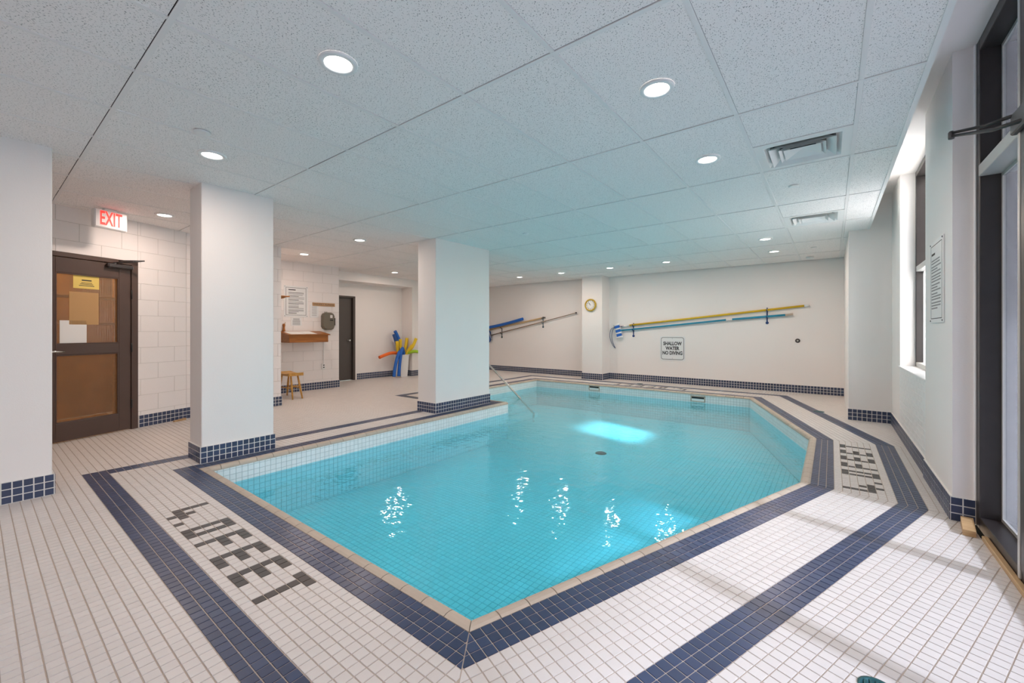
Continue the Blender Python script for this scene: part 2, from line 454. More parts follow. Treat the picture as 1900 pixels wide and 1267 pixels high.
def band_xy(W):
    x, y = W.x, W.y
    io = (x > -5.07 and y > 0.574) or (x > -6.56 and y > 4.9)
    io = io and y < YB + 13 * PT
    ii = ((x > -4.92 and y > 0.728) or (x > -6.41 and y > 5.05)) and y < YB + 10 * PT
    inn = ((x > -4.62 and y > YN - 3 * PT) or (x > -6.10 and y > 5.41)) and y < YB + 3 * PT
    if io and not ii: return 'blue'
    if inn: return 'blue'
    return 'white'
mz = Mosaic(floor)
PU = 0.05037; X0 = -2.153 - 28 * PU
def key_near(i, j, W):          # local a = +X from X0, b = +Y from the pool edge (rows count down)
    if (i, -j - 1) in DEPTH: return 'dark'
    return band_xy(W)
mz.field([(p[0] - X0, p[1] - YN) for p in floor_regions[0]], (X0, YN, 0), (1, 0, 0), (0, 1, 0), PU, PT, key_near)
def key_rows(i, j, W): return 'blue' if (0 <= j < 3 or 10 <= j < 13) else 'white'
def loc2(P, u, n, pts): return [((Vector(p[:2]) - P).dot(u), (Vector(p[:2]) - P).dot(n)) for p in pts]
# angled run in front of the near window: local axes n (outward), u (along); U x V must point up
def field_rows(region, P, u, n, pitch, keyf, off=0.0):
    # axes: U = n (outward), V = u (along)  ->  n x u = +z
    poly = [(b, a - off) for a, b in loc2(P, u, n, region)]
    mz.field(poly, (P.x + u.x * off, P.y + u.y * off, 0), (n.x, n.y, 0), (u.x, u.y, 0), PT, pitch, lambda i, j, W: keyf(j, i, W))
field_rows(floor_regions[1], B_, u1, n1, 0.0504, key_rows)
def key_right(i, j, W):
    if (i, j) in DEPTH: return 'dark'
    return key_rows(i, j, W)
field_rows(floor_regions[2], C_, Vector((0, 1)), Vector((1, 0)), 0.0511, key_right, off=4.17 - C_.y)
field_rows(floor_regions[3], D_, u2, n2, 0.0504, key_rows)
def key_back(i, j, W):          # along is -X, outward is +Y
    if (i, j) in DEPTH: return 'dark'
    return band_xy(W)
PB = Vector((-2.40, YB))
field_rows(floor_regions[4], PB, Vector((-1, 0)), Vector((0, 1)), 0.0504, key_back)
for rg in floor_regions[5:]:
    mz.field([(p[0] - XL, p[1] - YN) for p in rg], (XL, YN, 0), (1, 0, 0), (0, 1, 0), 0.05, 0.0508, lambda i, j, W: band_xy(W))
mz.emit({'white': 'white_tile', 'blue': 'navy_tile', 'dark': 'charcoal_tile'}, {'white': 'tile_white', 'blue': 'tile_blue', 'dark': 'tile_dark'})

# ------------------------------------------------------------------ swimming pool
pool = thing('swimming_pool', 'tiled indoor swimming pool with angled corners and tan bullnose edge', 'pool')
CW = 0.066                                    # coping width, deck edge to water side
hexa = [Vector((XL, YN)), B_, C_, D_, E_, Vector((XREC, YB)), Vector((XREC, YREC)), Vector((XL, YREC))]   # counter clockwise outline
def inset(poly, w):
    out = []
    n = len(poly)
    for i in range(n):
        a, b, c = poly[i - 1], poly[i], poly[(i + 1) % n]
        d1 = (b - a).normalized(); d2 = (c - b).normalized()
        q1 = Vector((-d1.y, d1.x)); q2 = Vector((-d2.y, d2.x))
        bis = (q1 + q2).normalized(); out.append(b + bis * (w / bis.dot(q1)))
    return out
inn = inset(hexa, CW)
# basin shell: floor + walls behind the tiles
sb = MB()
sh = inset(hexa, CW - 0.004)
main_poly = [inn[0], inn[1], inn[2], inn[3], inn[4], Vector((inn[0].x, inn[4].y))]
rec_poly = [Vector((inn[5].x, inn[6].y)), Vector((inn[0].x, inn[6].y)), Vector((inn[0].x, inn[5].y)), inn[5]]
for pl_ in (main_poly, rec_poly):
    sb.prism([(p.x, p.y, POOLZ - 0.004) for p in pl_], (0, 0, -0.1))
n8 = len(sh)
for i in range(n8):
    a, b = sh[i], sh[(i + 1) % n8]
    t = (b - a).normalized(); q = Vector((t.y, -t.x))
    sb.prism([(a.x, a.y, POOLZ - 0.1), (b.x, b.y, POOLZ - 0.1), (b.x, b.y, -0.03), (a.x, a.y, -0.03)], (q.x * 0.05, q.y * 0.05, 0))
sb.build('basin_shell', 'grout_pool', pool)
mp_ = Mosaic(pool)
mp_.field([(p.x - inn[0].x, p.y - inn[0].y) for p in main_poly], (inn[0].x, inn[0].y, POOLZ), (1, 0, 0), (0, 1, 0), 0.0504, 0.0508, 'pool', h=0.004)
mp_.field([(p.x - inn[0].x, p.y - inn[0].y) for p in rec_poly], (inn[0].x, inn[0].y, POOLZ), (1, 0, 0), (0, 1, 0), 0.0504, 0.0508, 'pool', h=0.004)
for i in range(8):
    a, b = inn[i], inn[(i + 1) % 8]; L = (b - a).length; t = (b - a).normalized()
    # inward normal is (-t.y, t.x); U x V = inward with U = -? : U = (t), V = z gives (t.y, -t.x) outward, so run backwards
    mp_.field([(0, POOLZ), (L, POOLZ), (L, -0.028), (0, -0.028)], (b.x, b.y, 0), (-t.x, -t.y, 0), (0, 0, 1), 0.0504, 0.0504, 'pool', h=0.004)
mp_.emit({'pool': 'mosaic_tile'}, {'pool': 'tile_pool'}, limit=300, minpx=8.5)
# bullnose coping pieces
cpn = 0
for i in range(8):
    a, b = hexa[i], hexa[(i + 1) % 8]; a2, b2 = inn[i], inn[(i + 1) % 8]
    t = (b - a).normalized(); q = Vector((-t.y, t.x)); L = (b - a).length
    n = max(1, round(L / 0.1512)); g = 0.0022
    prof = [(0.0, -0.03), (0.0, 0.001), (0.014, 0.006), (0.034, 0.0075), (0.052, 0.003), (0.062, -0.006), (CW + 0.003, -0.018), (CW + 0.003, -0.034), (0.03, -0.04)]
    for k in range(n):
        f0, f1 = k / n, (k + 1) / n
        # ends follow the mitre at the corners
        ring = []
        for fr_, sg in ((f0, 1), (f1, -1)):
            P = a.lerp(b, fr_) + t * g * sg; P2 = a2.lerp(b2, fr_) + t * g * sg
            if 0 < fr_ < 1: P2 = P + q * CW
            ring.append([(P + (P2 - P) * (w / CW), z) for w, z in prof])
        v = [(p.x, p.y, z) for p, z in ring[0]] + [(p.x, p.y, z) for p, z in ring[1]]
        m_ = len(prof)
        f = [(j, m_ + j, m_ + (j + 1) % m_, (j + 1) % m_) for j in range(m_)] + [tuple(reversed(range(m_))), tuple(range(m_, 2 * m_))]
        MB().add(v, f, False).build('coping_piece', 'coping', pool)
# entry steps in the recess
for k, (xa, xb, z) in enumerate(((-5.884, -5.58, -0.30), (-5.58, -5.28, -0.41), (-5.28, -4.98, -0.52))):
    MB().box((xa, 5.63, POOLZ), (xb, 7.4, z), 0.012).build('step', 'tile_pool', pool)
# main drain
MB().lathe((-2.756, 5.790, POOLZ), (0, 0, 1), [(0.0, 0.015), (0.06, 0.015), (0.08, 0.006), (0.085, 0.0)], 20).build('floor_drain', 'black', pool)
# skimmers in the far wall
for x, z in ((-4.30, -0.085), (-2.075, -0.110)):
    yb = inn[4].y
    fr_ = MB()
    w, h_ = 0.135, 0.055
    fr_.box((x - w, yb - 0.012, z - h_), (x + w, yb + 0.01, z - h_ + 0.014)); fr_.box((x - w, yb - 0.012, z + h_ - 0.014), (x + w, yb + 0.01, z + h_))
    fr_.box((x - w, yb - 0.012, z - h_), (x - w + 0.02, yb + 0.01, z + h_)); fr_.box((x + w - 0.02, yb - 0.012, z - h_), (x + w, yb + 0.01, z + h_))
    so = fr_.build('skimmer_frame', 'coping', pool)
    MB().box((x - w + 0.02, yb - 0.006, z + 0.004), (x + w - 0.02, yb + 0.004, z + h_ - 0.014)).build('skimmer_mouth', 'black', so); MB().box((x - w + 0.02, yb - 0.008, z - h_ + 0.014), (x + w - 0.02, yb + 0.004, z + 0.004)).build('weir_flap', 'white_plastic', so)  # mouth is a black plate standing in for the shaded opening

wt = MB().add([(p.x, p.y, WATER) for p in inset(hexa, CW - 0.003)], [tuple(range(8))])
water = wt.build('pool_water', 'water')
tag(water, 'clear turquoise water filling the swimming pool', 'water', kind='stuff')

# ------------------------------------------------------------------ walls
def wallbox(mb, p0, p1, z0, z1, th, side):
    """slab from p0 to p1; thickness th goes to the left (side=1) or right (-1) of p0->p1"""
    a = Vector(p0); b = Vector(p1); t = (b - a).normalized(); q = Vector((-t.y, t.x)) * side * th
    return mb.prism([(a.x, a.y, z0), (b.x, b.y, z0), (b.x, b.y, z1), (a.x, a.y, z1)], (q.x, q.y, 0))
ZT = 3.06
DW0 = Vector((-6.67, 0.536)); DT = Vector((-0.362, 0.932)).normalized(); DN = Vector((DT.y, -DT.x))   # door wall: origin, along, into the room
def dw(t, off=0.0, z=0.0):
    p = DW0 + DT * t + DN * off; return (p.x, p.y, z)
TA = 1.40                                       # corner where the door wall meets the straight piece
KA = DW0 + DT * TA                              # about (-7.18, 1.84)
TS = -3.78
DL, DR, DTOP = -0.185, 0.805, 2.095             # door opening along the wall
wl = MB()
wallbox(wl, dw(TS)[:2], dw(DL)[:2], 0, ZT, 0.14, 1); wallbox(wl, dw(DR)[:2], dw(TA)[:2], 0, ZT, 0.14, 1); wallbox(wl, dw(DL)[:2], dw(DR)[:2], DTOP, ZT, 0.14, 1)
wall_left = struct(wl.build('wall_left', 'block_joint'))
W1 = -7.18
ws = MB(); ws.box((W1 - 0.14, KA.y - 0.05, 0), (W1, 3.11, ZT)); ws.box((-8.7, 2.97, 0), (W1, 3.11, ZT))
wall_side = struct(ws.build('wall_side', 'block_joint'))
XA = -8.53
wa = MB(); wa.box((XA - 0.14, 2.97, 0), (XA, 4.90, ZT)); wa.box((-9.6, 4.76, 0), (XA - 0.1, 4.90, ZT))
wall_alcove = struct(wa.build('wall_alcove', 'block_joint'))
XD = -9.45
wr = MB(); wr.box((XD - 0.14, 4.9, 2.055), (XD, 5.86, ZT)); wr.box((XD - 0.14, 5.86, 0), (XD, 7.3, ZT)); wr.box((XD - 0.14, 4.9, 0), (XD, 4.98, ZT))
wr.box((XD, 4.9, 2.40), (-8.97, 7.28, ZT)); wr.box((XD - 0.14, 7.28, 0), (-9.0, 10.1, ZT))
wall_recess = struct(wr.build('wall_recess', 'wall'))
wf = MB(); wf.box((-9.6, 9.97, 0), (0.9, 10.12, ZT)); wall_far = struct(wf.build('wall_far', 'wall'))
pil = MB(); pil.box((-5.07, 9.55, 0), (-4.515, 9.97, ZT)); pilaster = tag(struct(pil.build('pilaster', 'wall')), 'shallow white pilaster carrying the round clock', 'pilaster')
wn_ = MB(); wn_.box((-6.0, -3.12, 0), (0.95, -3.0, ZT)); wall_near = struct(wn_.build('wall_near', 'wall'))
# right side
XR = 0.635
wrt = MB()
wrt.box((XR - 0.01, 3.89, 0), (0.92, 4.87, ZT)); wrt.box((XR, 4.87, 0), (0.92, 6.6, 0.80)); wrt.box((XR, 6.6, 0), (0.92, 7.4, ZT)); wrt.box((0.19, 7.4, 0), (0.92, 10.1, ZT))
wall_right = struct(wrt.build('wall_right', 'wall'))
MB().box((XR - 0.015, 4.87, 0.80), (0.78, 6.6, 0.822), 0.004).build('window_sill', 'white', wall_right)
# roof slab (its underside is the high slot ceiling beside the windows) and dropped ceiling
slab = MB(); slab.box((-9.8, -3.3, ZS), (0.98, 10.2, 3.25)); ceiling_slab = struct(slab.build('ceiling_slab', 'wall'))

# blocks on the painted block walls
def blocks(parent, P0, t, n, L, z0, z1, holes=(), bw=0.406, bh=0.203, a_off=0.0):
    mzb = Mosaic(parent)
    def kf(i, j, W):
        a = (Vector((W.x, W.y)) - Vector(P0[:2])).dot(Vector(t[:2]))
        return 'b'
    # n = U x V -> U = z x n ... use U = along so that U x z = n
    U = Vector((t[0], t[1], 0)).normalized()
    if U.cross(Vector((0, 0, 1))).dot(Vector((n[0], n[1], 0))) < 0:
        P0 = (P0[0] + U.x * L, P0[1] + U.y * L); U = -U; flip = True
    else: flip = False
    rects = [(0, L, z0, z1)]
    for h0, h1, hz in holes:
        nr = []
        for a0, a1, b0, b1 in rects:
            if flip: g0, g1 = L - h1, L - h0
            else: g0, g1 = h0, h1
            if g0 > a0: nr.append((a0, min(a1, g0), b0, b1))
            if g1 < a1: nr.append((max(a0, g1), a1, b0, b1))
            if hz < b1: nr.append((max(a0, g0), min(a1, g1), hz, b1))
        rects = nr
    for a0, a1, b0, b1 in rects:
        mzb.field([(a0, b0), (a1, b0), (a1, b1), (a0, b1)], (P0[0], P0[1], 0), U, (0, 0, 1), bw, bh, 'b', joint=0.004, h=0.003, bond=0.5, raise_=0.003)
    mzb.emit({'b': 'block'}, {'b': 'block'}, minpx=5.0, ch=0.003)
blocks(wall_left, dw(-1.6)[:2], DT, DN, TA + 1.6, 0.0, 2.62, holes=((DL + 1.6, DR + 1.6, DTOP),))
blocks(wall_side, (W1, KA.y), (0, 1), (1, 0), 3.11 - KA.y, 0.0, 2.62)
blocks(wall_alcove, (XA, 3.11), (0, 1), (1, 0), 4.90 - 3.11, 0.0, 2.62)
# white glazed bricks under the far window
bt = Mosaic(wall_right)
bt.field([(0, 0.15), (1.73, 0.15), (1.73, 0.80), (0, 0.80)], (XR, 6.6, 0), (0, -1, 0), (0, 0, 1), 0.20, 0.054, 'g', joint=0.005, h=0.003, bond=0.5, raise_=0.003)
bt.emit({'g': 'glazed_brick'}, {'g': 'white'}, minpx=6.0)

# columns
def column(x0, x1, y0, y1, label):
    c = MB().box((x0, y0, 0), (x1, y1, ZC + 0.02), 0.006).build('column', 'wall'); struct(c)
    return tag(c, label, 'column')
column(-4.95, -4.62, 1.30, 1.928, 'narrow white column by the shallow corner of the pool')
column(-5.05, -4.645, 4.196, 5.411, 'wide white column beside the pool handrail')
column(-5.05, -4.65, -1.2, 0.374, 'broad white column at the left edge, beside the brown door')

# baseboards of navy tile
def baseboard(name, p0, p1, n, z1=0.155):
    a = Vector(p0); b = Vector(p1); n = Vector(n).normalized(); t = (b - a).normalized(); L = (b - a).length
    mb = MB(); off = n * 0.012
    mb.prism([(a.x, a.y, 0), (b.x, b.y, 0), (b.x, b.y, z1), (a.x, a.y, z1)], (off.x, off.y, 0))
    o = struct(mb.build(name, 'grout_light'))
    m = Mosaic(o)
    U = Vector((t.x, t.y, 0)); P = a
    if U.cross(Vector((0, 0, 1))).dot(Vector((n.x, n.y, 0))) < 0: U = -U; P = b
    nn = max(1, round(L / 0.0512))
    m.field([(0, 0), (L, 0), (L, z1), (0, z1)], (P.x + off.x, P.y + off.y, 0), U, (0, 0, 1), L / nn, z1 / 3, 'b', joint=0.0065, h=0.003, raise_=0.003)
    m.emit({'b': 'navy_tile'}, {'b': 'tile_blue'}, minpx=6.5)
    return o
baseboard('baseboard_column', (-4.62, 1.29), (-4.62, 1.94), (1, 0)); baseboard('baseboard_column', (-4.95, 1.30), (-4.61, 1.30), (0, -1)); baseboard('baseboard_column', (-4.95, 1.928), (-4.61, 1.928), (0, 1))
baseboard('baseboard_column', (-4.645, 4.186), (-4.645, 5.42), (1, 0)); baseboard('baseboard_column', (-5.05, 4.196), (-4.635, 4.196), (0, -1))
baseboard('baseboard_column', (-4.65, -1.2), (-4.65, 0.384), (1, 0)); baseboard('baseboard_column', (-5.05, 0.374), (-4.64, 0.374), (0, 1))
baseboard('baseboard_left', dw(DR + 0.01)[:2], dw(TA)[:2], DN); baseboard('baseboard_left', dw(TS)[:2], dw(DL - 0.01)[:2], DN)
baseboard('baseboard_side', (W1, KA.y), (W1, 3.12), (1, 0)); baseboard('baseboard_side', (-8.53, 3.11), (W1 + 0.012, 3.11), (0, 1))
baseboard('baseboard_alcove', (XA, 3.12), (XA, 4.91), (1, 0))
baseboard('baseboard_recess', (XD, 5.9), (XD, 7.28), (1, 0)); baseboard('baseboard_recess', (XD, 7.28), (-8.99, 7.28), (0, -1)); baseboard('baseboard_recess', (-9.0, 7.27), (-9.0, 9.97), (1, 0))
baseboard('baseboard_far', (-9.0, 9.97), (-5.07, 9.97), (0, -1)); baseboard('baseboard_far', (-5.08, 9.55), (-4.505, 9.55), (0, -1)); baseboard('baseboard_far', (-4.515, 9.55), (-4.515, 9.97), (1, 0)); baseboard('baseboard_far', (-4.515, 9.97), (0.19, 9.97), (0, -1))
baseboard('baseboard_right', (0.18, 7.4), (XR, 7.4), (0, -1)); baseboard('baseboard_right', (XR - 0.01, 3.88), (XR - 0.01, 4.87), (-1, 0)); baseboard('baseboard_right', (XR, 4.87), (XR, 7.4), (-1, 0)); baseboard('baseboard_right', (XR - 0.022, 3.89), (0.727, 3.89), (0, -1))

# ------------------------------------------------------------------ dropped ceiling
cl = MB(); cl.box((-9.6, -3.0, ZC + 0.10), (0.40, 9.97, ZC + 0.12))
ceiling = struct(cl.build('ceiling', 'dark_void'))
GX = [-1.0891 + 0.6096 * k for k in range(-14, 3)]; GX = [-9.6] + [x for x in GX if x > -9.6] + [0.400]
GY = [1.7572 + 1.2192 * j for j in range(-4, 8)]; GY = [-3.0] + [y for y in GY if -3.0 < y < 9.97] + [9.965]
VENT_X = (GX.index(min(GX, key=lambda v: abs(v + 0.479))))
cache = {}
for i in range(len(GX) - 1):
    for j in range(len(GY) - 1):
        x0, x1, y0, y1 = GX[i], GX[i + 1], GY[j], GY[j + 1]
        if i == VENT_X and (abs(y1 - 4.195) < 0.02 or abs(y1 - 6.634) < 0.02): y1 -= 0.6096; MB().box((x0 + 0.0125, y1 - 0.012, ZC), (x1 - 0.0125, y1 + 0.012, ZC + 0.006)).build('cross_bar', 'tbar', ceiling)
        lx, ly = x1 - x0 - 0.0265, y1 - y0 - 0.0285
        k = (round(lx, 3), round(ly, 3))
        if k not in cache:
            mb = MB(); mb.box((-lx / 2, -ly / 2, 0), (lx / 2, ly / 2, 0.015)); o = mb.build('ceiling_panel', 'panel', ceiling); cache[k] = o.data
        else: o = link('ceiling_panel', cache[k], ceiling)
        o.location = ((x0 + x1) / 2 + random.uniform(-.001, .001), (y0 + y1) / 2 - 0.0016 + random.uniform(-.0006, .0006), ZC + 0.0035 + random.uniform(0, 0.0015))
for y in GY[1:-1]: MB().box((-9.6, y - 0.012, ZC), (0.40, y + 0.012, ZC + 0.006)).build('main_bar', 'tbar', ceiling)
for x in GX[1:-1]:
    for j in range(len(GY) - 1): MB().box((x - 0.012, GY[j] + 0.0125, ZC + 0.0005), (x + 0.012, GY[j + 1] - 0.0125, ZC + 0.006)).build('cross_bar', 'tbar', ceiling)
tr = MB(); tr.box((0.386, -3.0, ZC - 0.001), (0.413, 7.4, ZC + 0.012)); tr.box((0.402, -3.0, ZC), (0.413, 7.4, ZS))
struct(tr.build('trim_1', 'white'))

# ------------------------------------------------------------------ downlights
def downlight(x, y, label):
    e = thing('ceiling_downlight', label, 'ceiling light', 'recessed ceiling downlights')
    MB().lathe((0, 0, 0), (0, 0, -1), [(0.063, -0.012), (0.066, 0.0), (0.070, 0.004), (0.090, 0.004), (0.094, 0.0), (0.094, -0.008)], 32).build('trim_ring', 'white', e)
    MB().lathe((0, 0, 0.002), (0, 0, -1), [(0.0, 0.0), (0.03, 0.0), (0.066, 0.0), (0.066, -0.006)], 32).build('diffuser', 'diffuser', e)
    e.location = (x, y, ZC - 0.004)
    ld = bpy.data.lights.new('downlight_beam', 'AREA'); ld.shape = 'DISK'; ld.size = 0.12; ld.energy = LAMP_W; ld.color = LAMP_C
    lo = bpy.data.objects.new('downlight_beam', ld); COL.objects.link(lo); lo.parent = e; lo.location = (0, 0, -0.006)
    return e
for x, y, lb in ((-2.003, 1.147, 'largest lit round downlight, upper left of the picture over the near pool edge'),
                 (-0.784, 2.367, 'lit round downlight two panels before the nearer square air vent'),
                 (-0.784, 3.586, 'lit round downlight beside the nearer square air vent'),
                 (-3.832, 1.147, 'lit round downlight next to the flat round cover, before the narrow column'),
                 (-6.27, 1.40, 'lit round downlight between the exit sign and the narrow column'),
                 (-5.66, 3.586, 'lit round downlight above the open deck between the two white columns'),
                 (-7.49, 3.64, 'lit round downlight in front of the alcove with the wooden desk'),
                 (-8.15, 6.08, 'small lit round downlight in front of the pool noodles'),
                 (-0.784, 7.24, 'lit round downlight beyond the farther square air vent'),
                 (-0.784, 8.46, 'lit round downlight nearest the far wall, above the yellow pole tip'),
                 (-2.613, 8.46, 'lit round downlight over the far pool edge above the no diving sign'),
                 (-3.832, 8.50, 'lit round downlight over the far pool edge just right of the clock'),
                 (-5.10, 8.56, 'lit round downlight over the far deck just left of the clock'),
                 (-6.33, 8.56, 'lit round downlight over the far deck above the tan poles')):
    downlight(x, y, lb)
# ceiling covers
def cover(x, y, r, label, cat, proud=0.006):
    o = MB().lathe((x, y, ZC + 0.001), (0, 0, -1), [(r, 0.0), (r, proud), (r * 0.93, proud + 0.003), (r * 0.5, proud + 0.003), (0.0, proud + 0.003)], 28).build('ceiling_cover_disc' if proud < 0.02 else 'smoke_detector', 'white'); tag(o, label, cat, 'round ceiling covers'); return o
cover(-3.445, 0.973, 0.050, 'flat round white cover on the ceiling by the near left downlight', 'cover')
cover(-0.281, 4.745, 0.042, 'flat round cover between the two square air vents', 'cover')
cover(-3.426, 4.773, 0.042, 'flat round cover in the ceiling over the middle of the pool', 'cover')
cover(-0.23, 8.45, 0.042, 'flat round cover right of the far downlights by the right pillar', 'cover')
cover(-3.371, 8.50, 0.042, 'flat round cover between the two downlights over the far pool edge', 'cover')
cover(-0.314, 9.5, 0.06, 'white smoke detector on the ceiling close to the far wall', 'smoke detector', 0.03)

# square diffuser vents
def vent(yc, label):
    e = thing('air_vent', label, 'air vent', 'square air vents'); xc = -0.174
    H2 = 0.296
    pan = MB()
    def ringz(r0, z0, r1, z1):
        a = [(-r0, -r0, z0), (r0, -r0, z0), (r0, r0, z0), (-r0, r0, z0)]; b = [(-r1, -r1, z1), (r1, -r1, z1), (r1, r1, z1), (-r1, r1, z1)]
        pan.add(a + b, [(i, (i + 1) % 4, 4 + (i + 1) % 4, 4 + i) for i in range(4)])
    ringz(H2, 0.0, 0.235, 0.0); ringz(0.235, 0.0, 0.20, 0.03); ringz(0.20, 0.03, 0.19, 0.07)
    o = pan.build('outer_frame', 'white', e)
    MB().lathe((0, 0, 0.085), (0, 0, -1), [(0.15, -0.01), (0.16, 0.015), (0.13, 0.02), (0.12, -0.02)], 28).build('duct_collar', 'dkmetal', e)
    MB().box((-0.2, -0.2, 0.088), (0.2, 0.2, 0.092)).build('duct_opening', 'black', e)
    for nm, r0, r1, z0, z1 in (('outer_louver', 0.205, 0.150, -0.012, 0.030), ('inner_louver', 0.145, 0.085, -0.008, 0.040)):
        mb = MB()
        a = [(-r0, -r0, z0), (r0, -r0, z0), (r0, r0, z0), (-r0, r0, z0)]; b = [(-r1, -r1, z1), (r1, -r1, z1), (r1, r1, z1), (-r1, r1, z1)]
        c = [(x * 0.97, y * 0.97, z + 0.006) for x, y, z in a]; d = [(x * 0.97, y * 0.97, z + 0.006) for x, y, z in b]
        q = [(i, (i + 1) % 4, 4 + (i + 1) % 4, 4 + i) for i in range(4)]
        mb.add(a + b, q); mb.add(c + d, q); mb.build(nm, 'white', e)
    r0 = 0.115
    MB().add([(-r0, -r0, -0.004), (r0, -r0, -0.004), (r0, r0, -0.004), (-r0, r0, -0.004), (0, 0, 0.028)], [(0, 1, 4), (1, 2, 4), (2, 3, 4), (3, 0, 4)]).build('centre_pyramid', 'white', e)
    e.location = (xc, yc, ZC + 0.003)
vent(3.887, 'nearer of the two square white stepped air vents in the ceiling')
vent(6.326, 'farther of the two square white stepped air vents in the ceiling')

# ------------------------------------------------------------------ windows (right side)
def bar(parent, name, a, b, m, ch=0.003): return MB().box(a, b, ch).build(name, m, parent)
def window_near():
    e = bpy.data.objects.new('window_1', None); COL.objects.link(e); struct(e, 'tall dark bronze framed floor length window')
    x0, x1 = 0.728, 0.835
    bar(e, 'jamb', (x0, 3.805, 0), (x1, 3.888, ZS), 'bronze'); bar(e, 'sill', (x0, -3.0, 0.0), (x1 + 0.02, 3.805, 0.075), 'bronze'); bar(e, 'head', (x0, -3.0, ZS - 0.075), (x1, 3.805, ZS), 'bronze')
    bar(e, 'jamb', (x0, -3.0, 0), (x1, -2.92, ZS), 'bronze')
    ys = [3.805, 3.07, 1.85, 0.63, -0.59, -1.81, -2.92]
    for y in ys[1:-1]:
        bar(e, 'mullion', (x0 - 0.004, y - 0.035, 0.075), (x1, y + 0.035, ZS - 0.075), 'bronze')
        bar(e, 'mullion_trim', (x0 - 0.008, y + 0.018, 0.03), (x0 + 0.012, y + 0.042, ZS - 0.06), 'alu')
    for k in range(len(ys) - 1):
        ya, yb = ys[k + 1] + (0.035 if k < len(ys) - 2 else 0.0), ys[k] - (0.035 if k else 0.0)
        bar(e, 'transom', (x0 - 0.004, ya, 2.185), (x1, yb, 2.255), 'alu')
        for z0, z1 in ((0.075, 2.185), (2.255, ZS - 0.075)):
            # light glazing bead round the pane, then the pane
            g = MB(); bw = 0.020; xa, xb = 0.818, 0.835
            g.box((xa, ya, z0), (xb, ya + bw, z1)); g.box((xa, yb - bw, z0), (xb, yb, z1)); g.box((xa, ya + bw, z0), (xb, yb - bw, z0 + bw)); g.box((xa, ya + bw, z1 - bw), (xb, yb - bw, z1)); g.build('glazing_bead', 'alu', e)
            MB().box((0.824, ya + 0.01, z0 + 0.01), (0.829, yb - 0.01, z1 - 0.01)).build('pane', 'glass_tint', e)
    bar(e, 'corner_strip', (0.718, 3.868, 0.155), (0.729, 3.889, ZS), 'white')
window_near()
def window_far():
    e = bpy.data.objects.new('window_2', None); COL.objects.link(e); struct(e, 'dark bronze framed window above the white glazed brick sill')
    x0, x1 = 0.765, 0.86; ya, yb = 4.87, 6.6; z0, z1 = 0.822, ZS
    bar(e, 'jamb', (x0, ya, z0), (x1, ya + 0.06, z1), 'bronze'); bar(e, 'jamb', (x0, yb - 0.05, z0), (x1, yb, z1), 'bronze')
    bar(e, 'head', (x0, ya, z1 - 0.06), (x1, yb, z1), 'bronze'); bar(e, 'bottom_rail', (x0, ya, z0), (x1, yb, z0 + 0.05), 'alu')
    bar(e, 'transom', (x0, ya + 0.06, 1.90), (x1, yb - 0.05, 1.96), 'alu')
    for a, b in ((z0 + 0.05, 1.90), (1.96, z1 - 0.06)):
        MB().box((0.825, ya + 0.05, a - 0.005), (0.830, yb - 0.04, b + 0.005)).build('pane', 'frosted' if a < 1.5 else 'glass', e)
    MB().box((0.915, 4.70, 0.6), (0.93, 4.87, 3.0)).build('outer_strip', 'concrete', e)
window_far()
struct(MB().box((0.700, -3.0, 0.0), (0.727, 3.62, 0.028), 0.004).build('trim_2', 'raw'))
# outside
struct(MB().box((0.92, -14, -0.3), (40, 24, -0.12)).build('ground_outside', 'paving'), 'grey paving outside the windows')
tag(struct(MB().box((1.0, 4.12, -0.12), (1.75, 5.40, 3.5), 0.01).build('outer_pier', 'concrete')), 'rough grey concrete pier standing outside the near window', 'pier')  # length stretched along the wall to shade part of the far window

tag(struct(MB().box((0.985, -4.0, 3.05), (3.15, 3.95, 3.22), 0.01).build('sun_block_canopy', 'concrete')), 'unseen concrete canopy added to block high sun from the near window', 'canopy')  # unseen canopy, added and sized to keep high sun off the near deck

# door closer elbow on the near window door
e = thing('door_closer_arm', 'dark metal double arm reaching in from the near window transom', 'door closer')
tipp = (0.545, 3.42, 2.362)
MB().tube([tipp, (0.64, 3.27, 2.315), (0.722, 3.07, 2.275)], [0.008, 0.009, 0.010], 8).build('upper_arm', 'black', e)
MB().tube([(tipp[0], tipp[1], tipp[2] - 0.018), (0.65, 3.16, 2.25), (0.722, 2.93, 2.20)], [0.008, 0.010, 0.011], 8).build('lower_arm', 'black', e)
MB().lathe((tipp[0], tipp[1], tipp[2] - 0.034), (0, 0, 1), [(0.0, 0.0), (0.013, 0.0), (0.014, 0.01), (0.014, 0.036), (0.009, 0.044), (0.0, 0.045)], 14).build('elbow_pin', 'dkmetal', e)
MB().box((0.700, 2.70, 2.19), (0.727, 3.13, 2.29), 0.006).build('mounting_shoe', 'dkmetal', e)
at_base(e, (0.72, 2.95, 2.2))

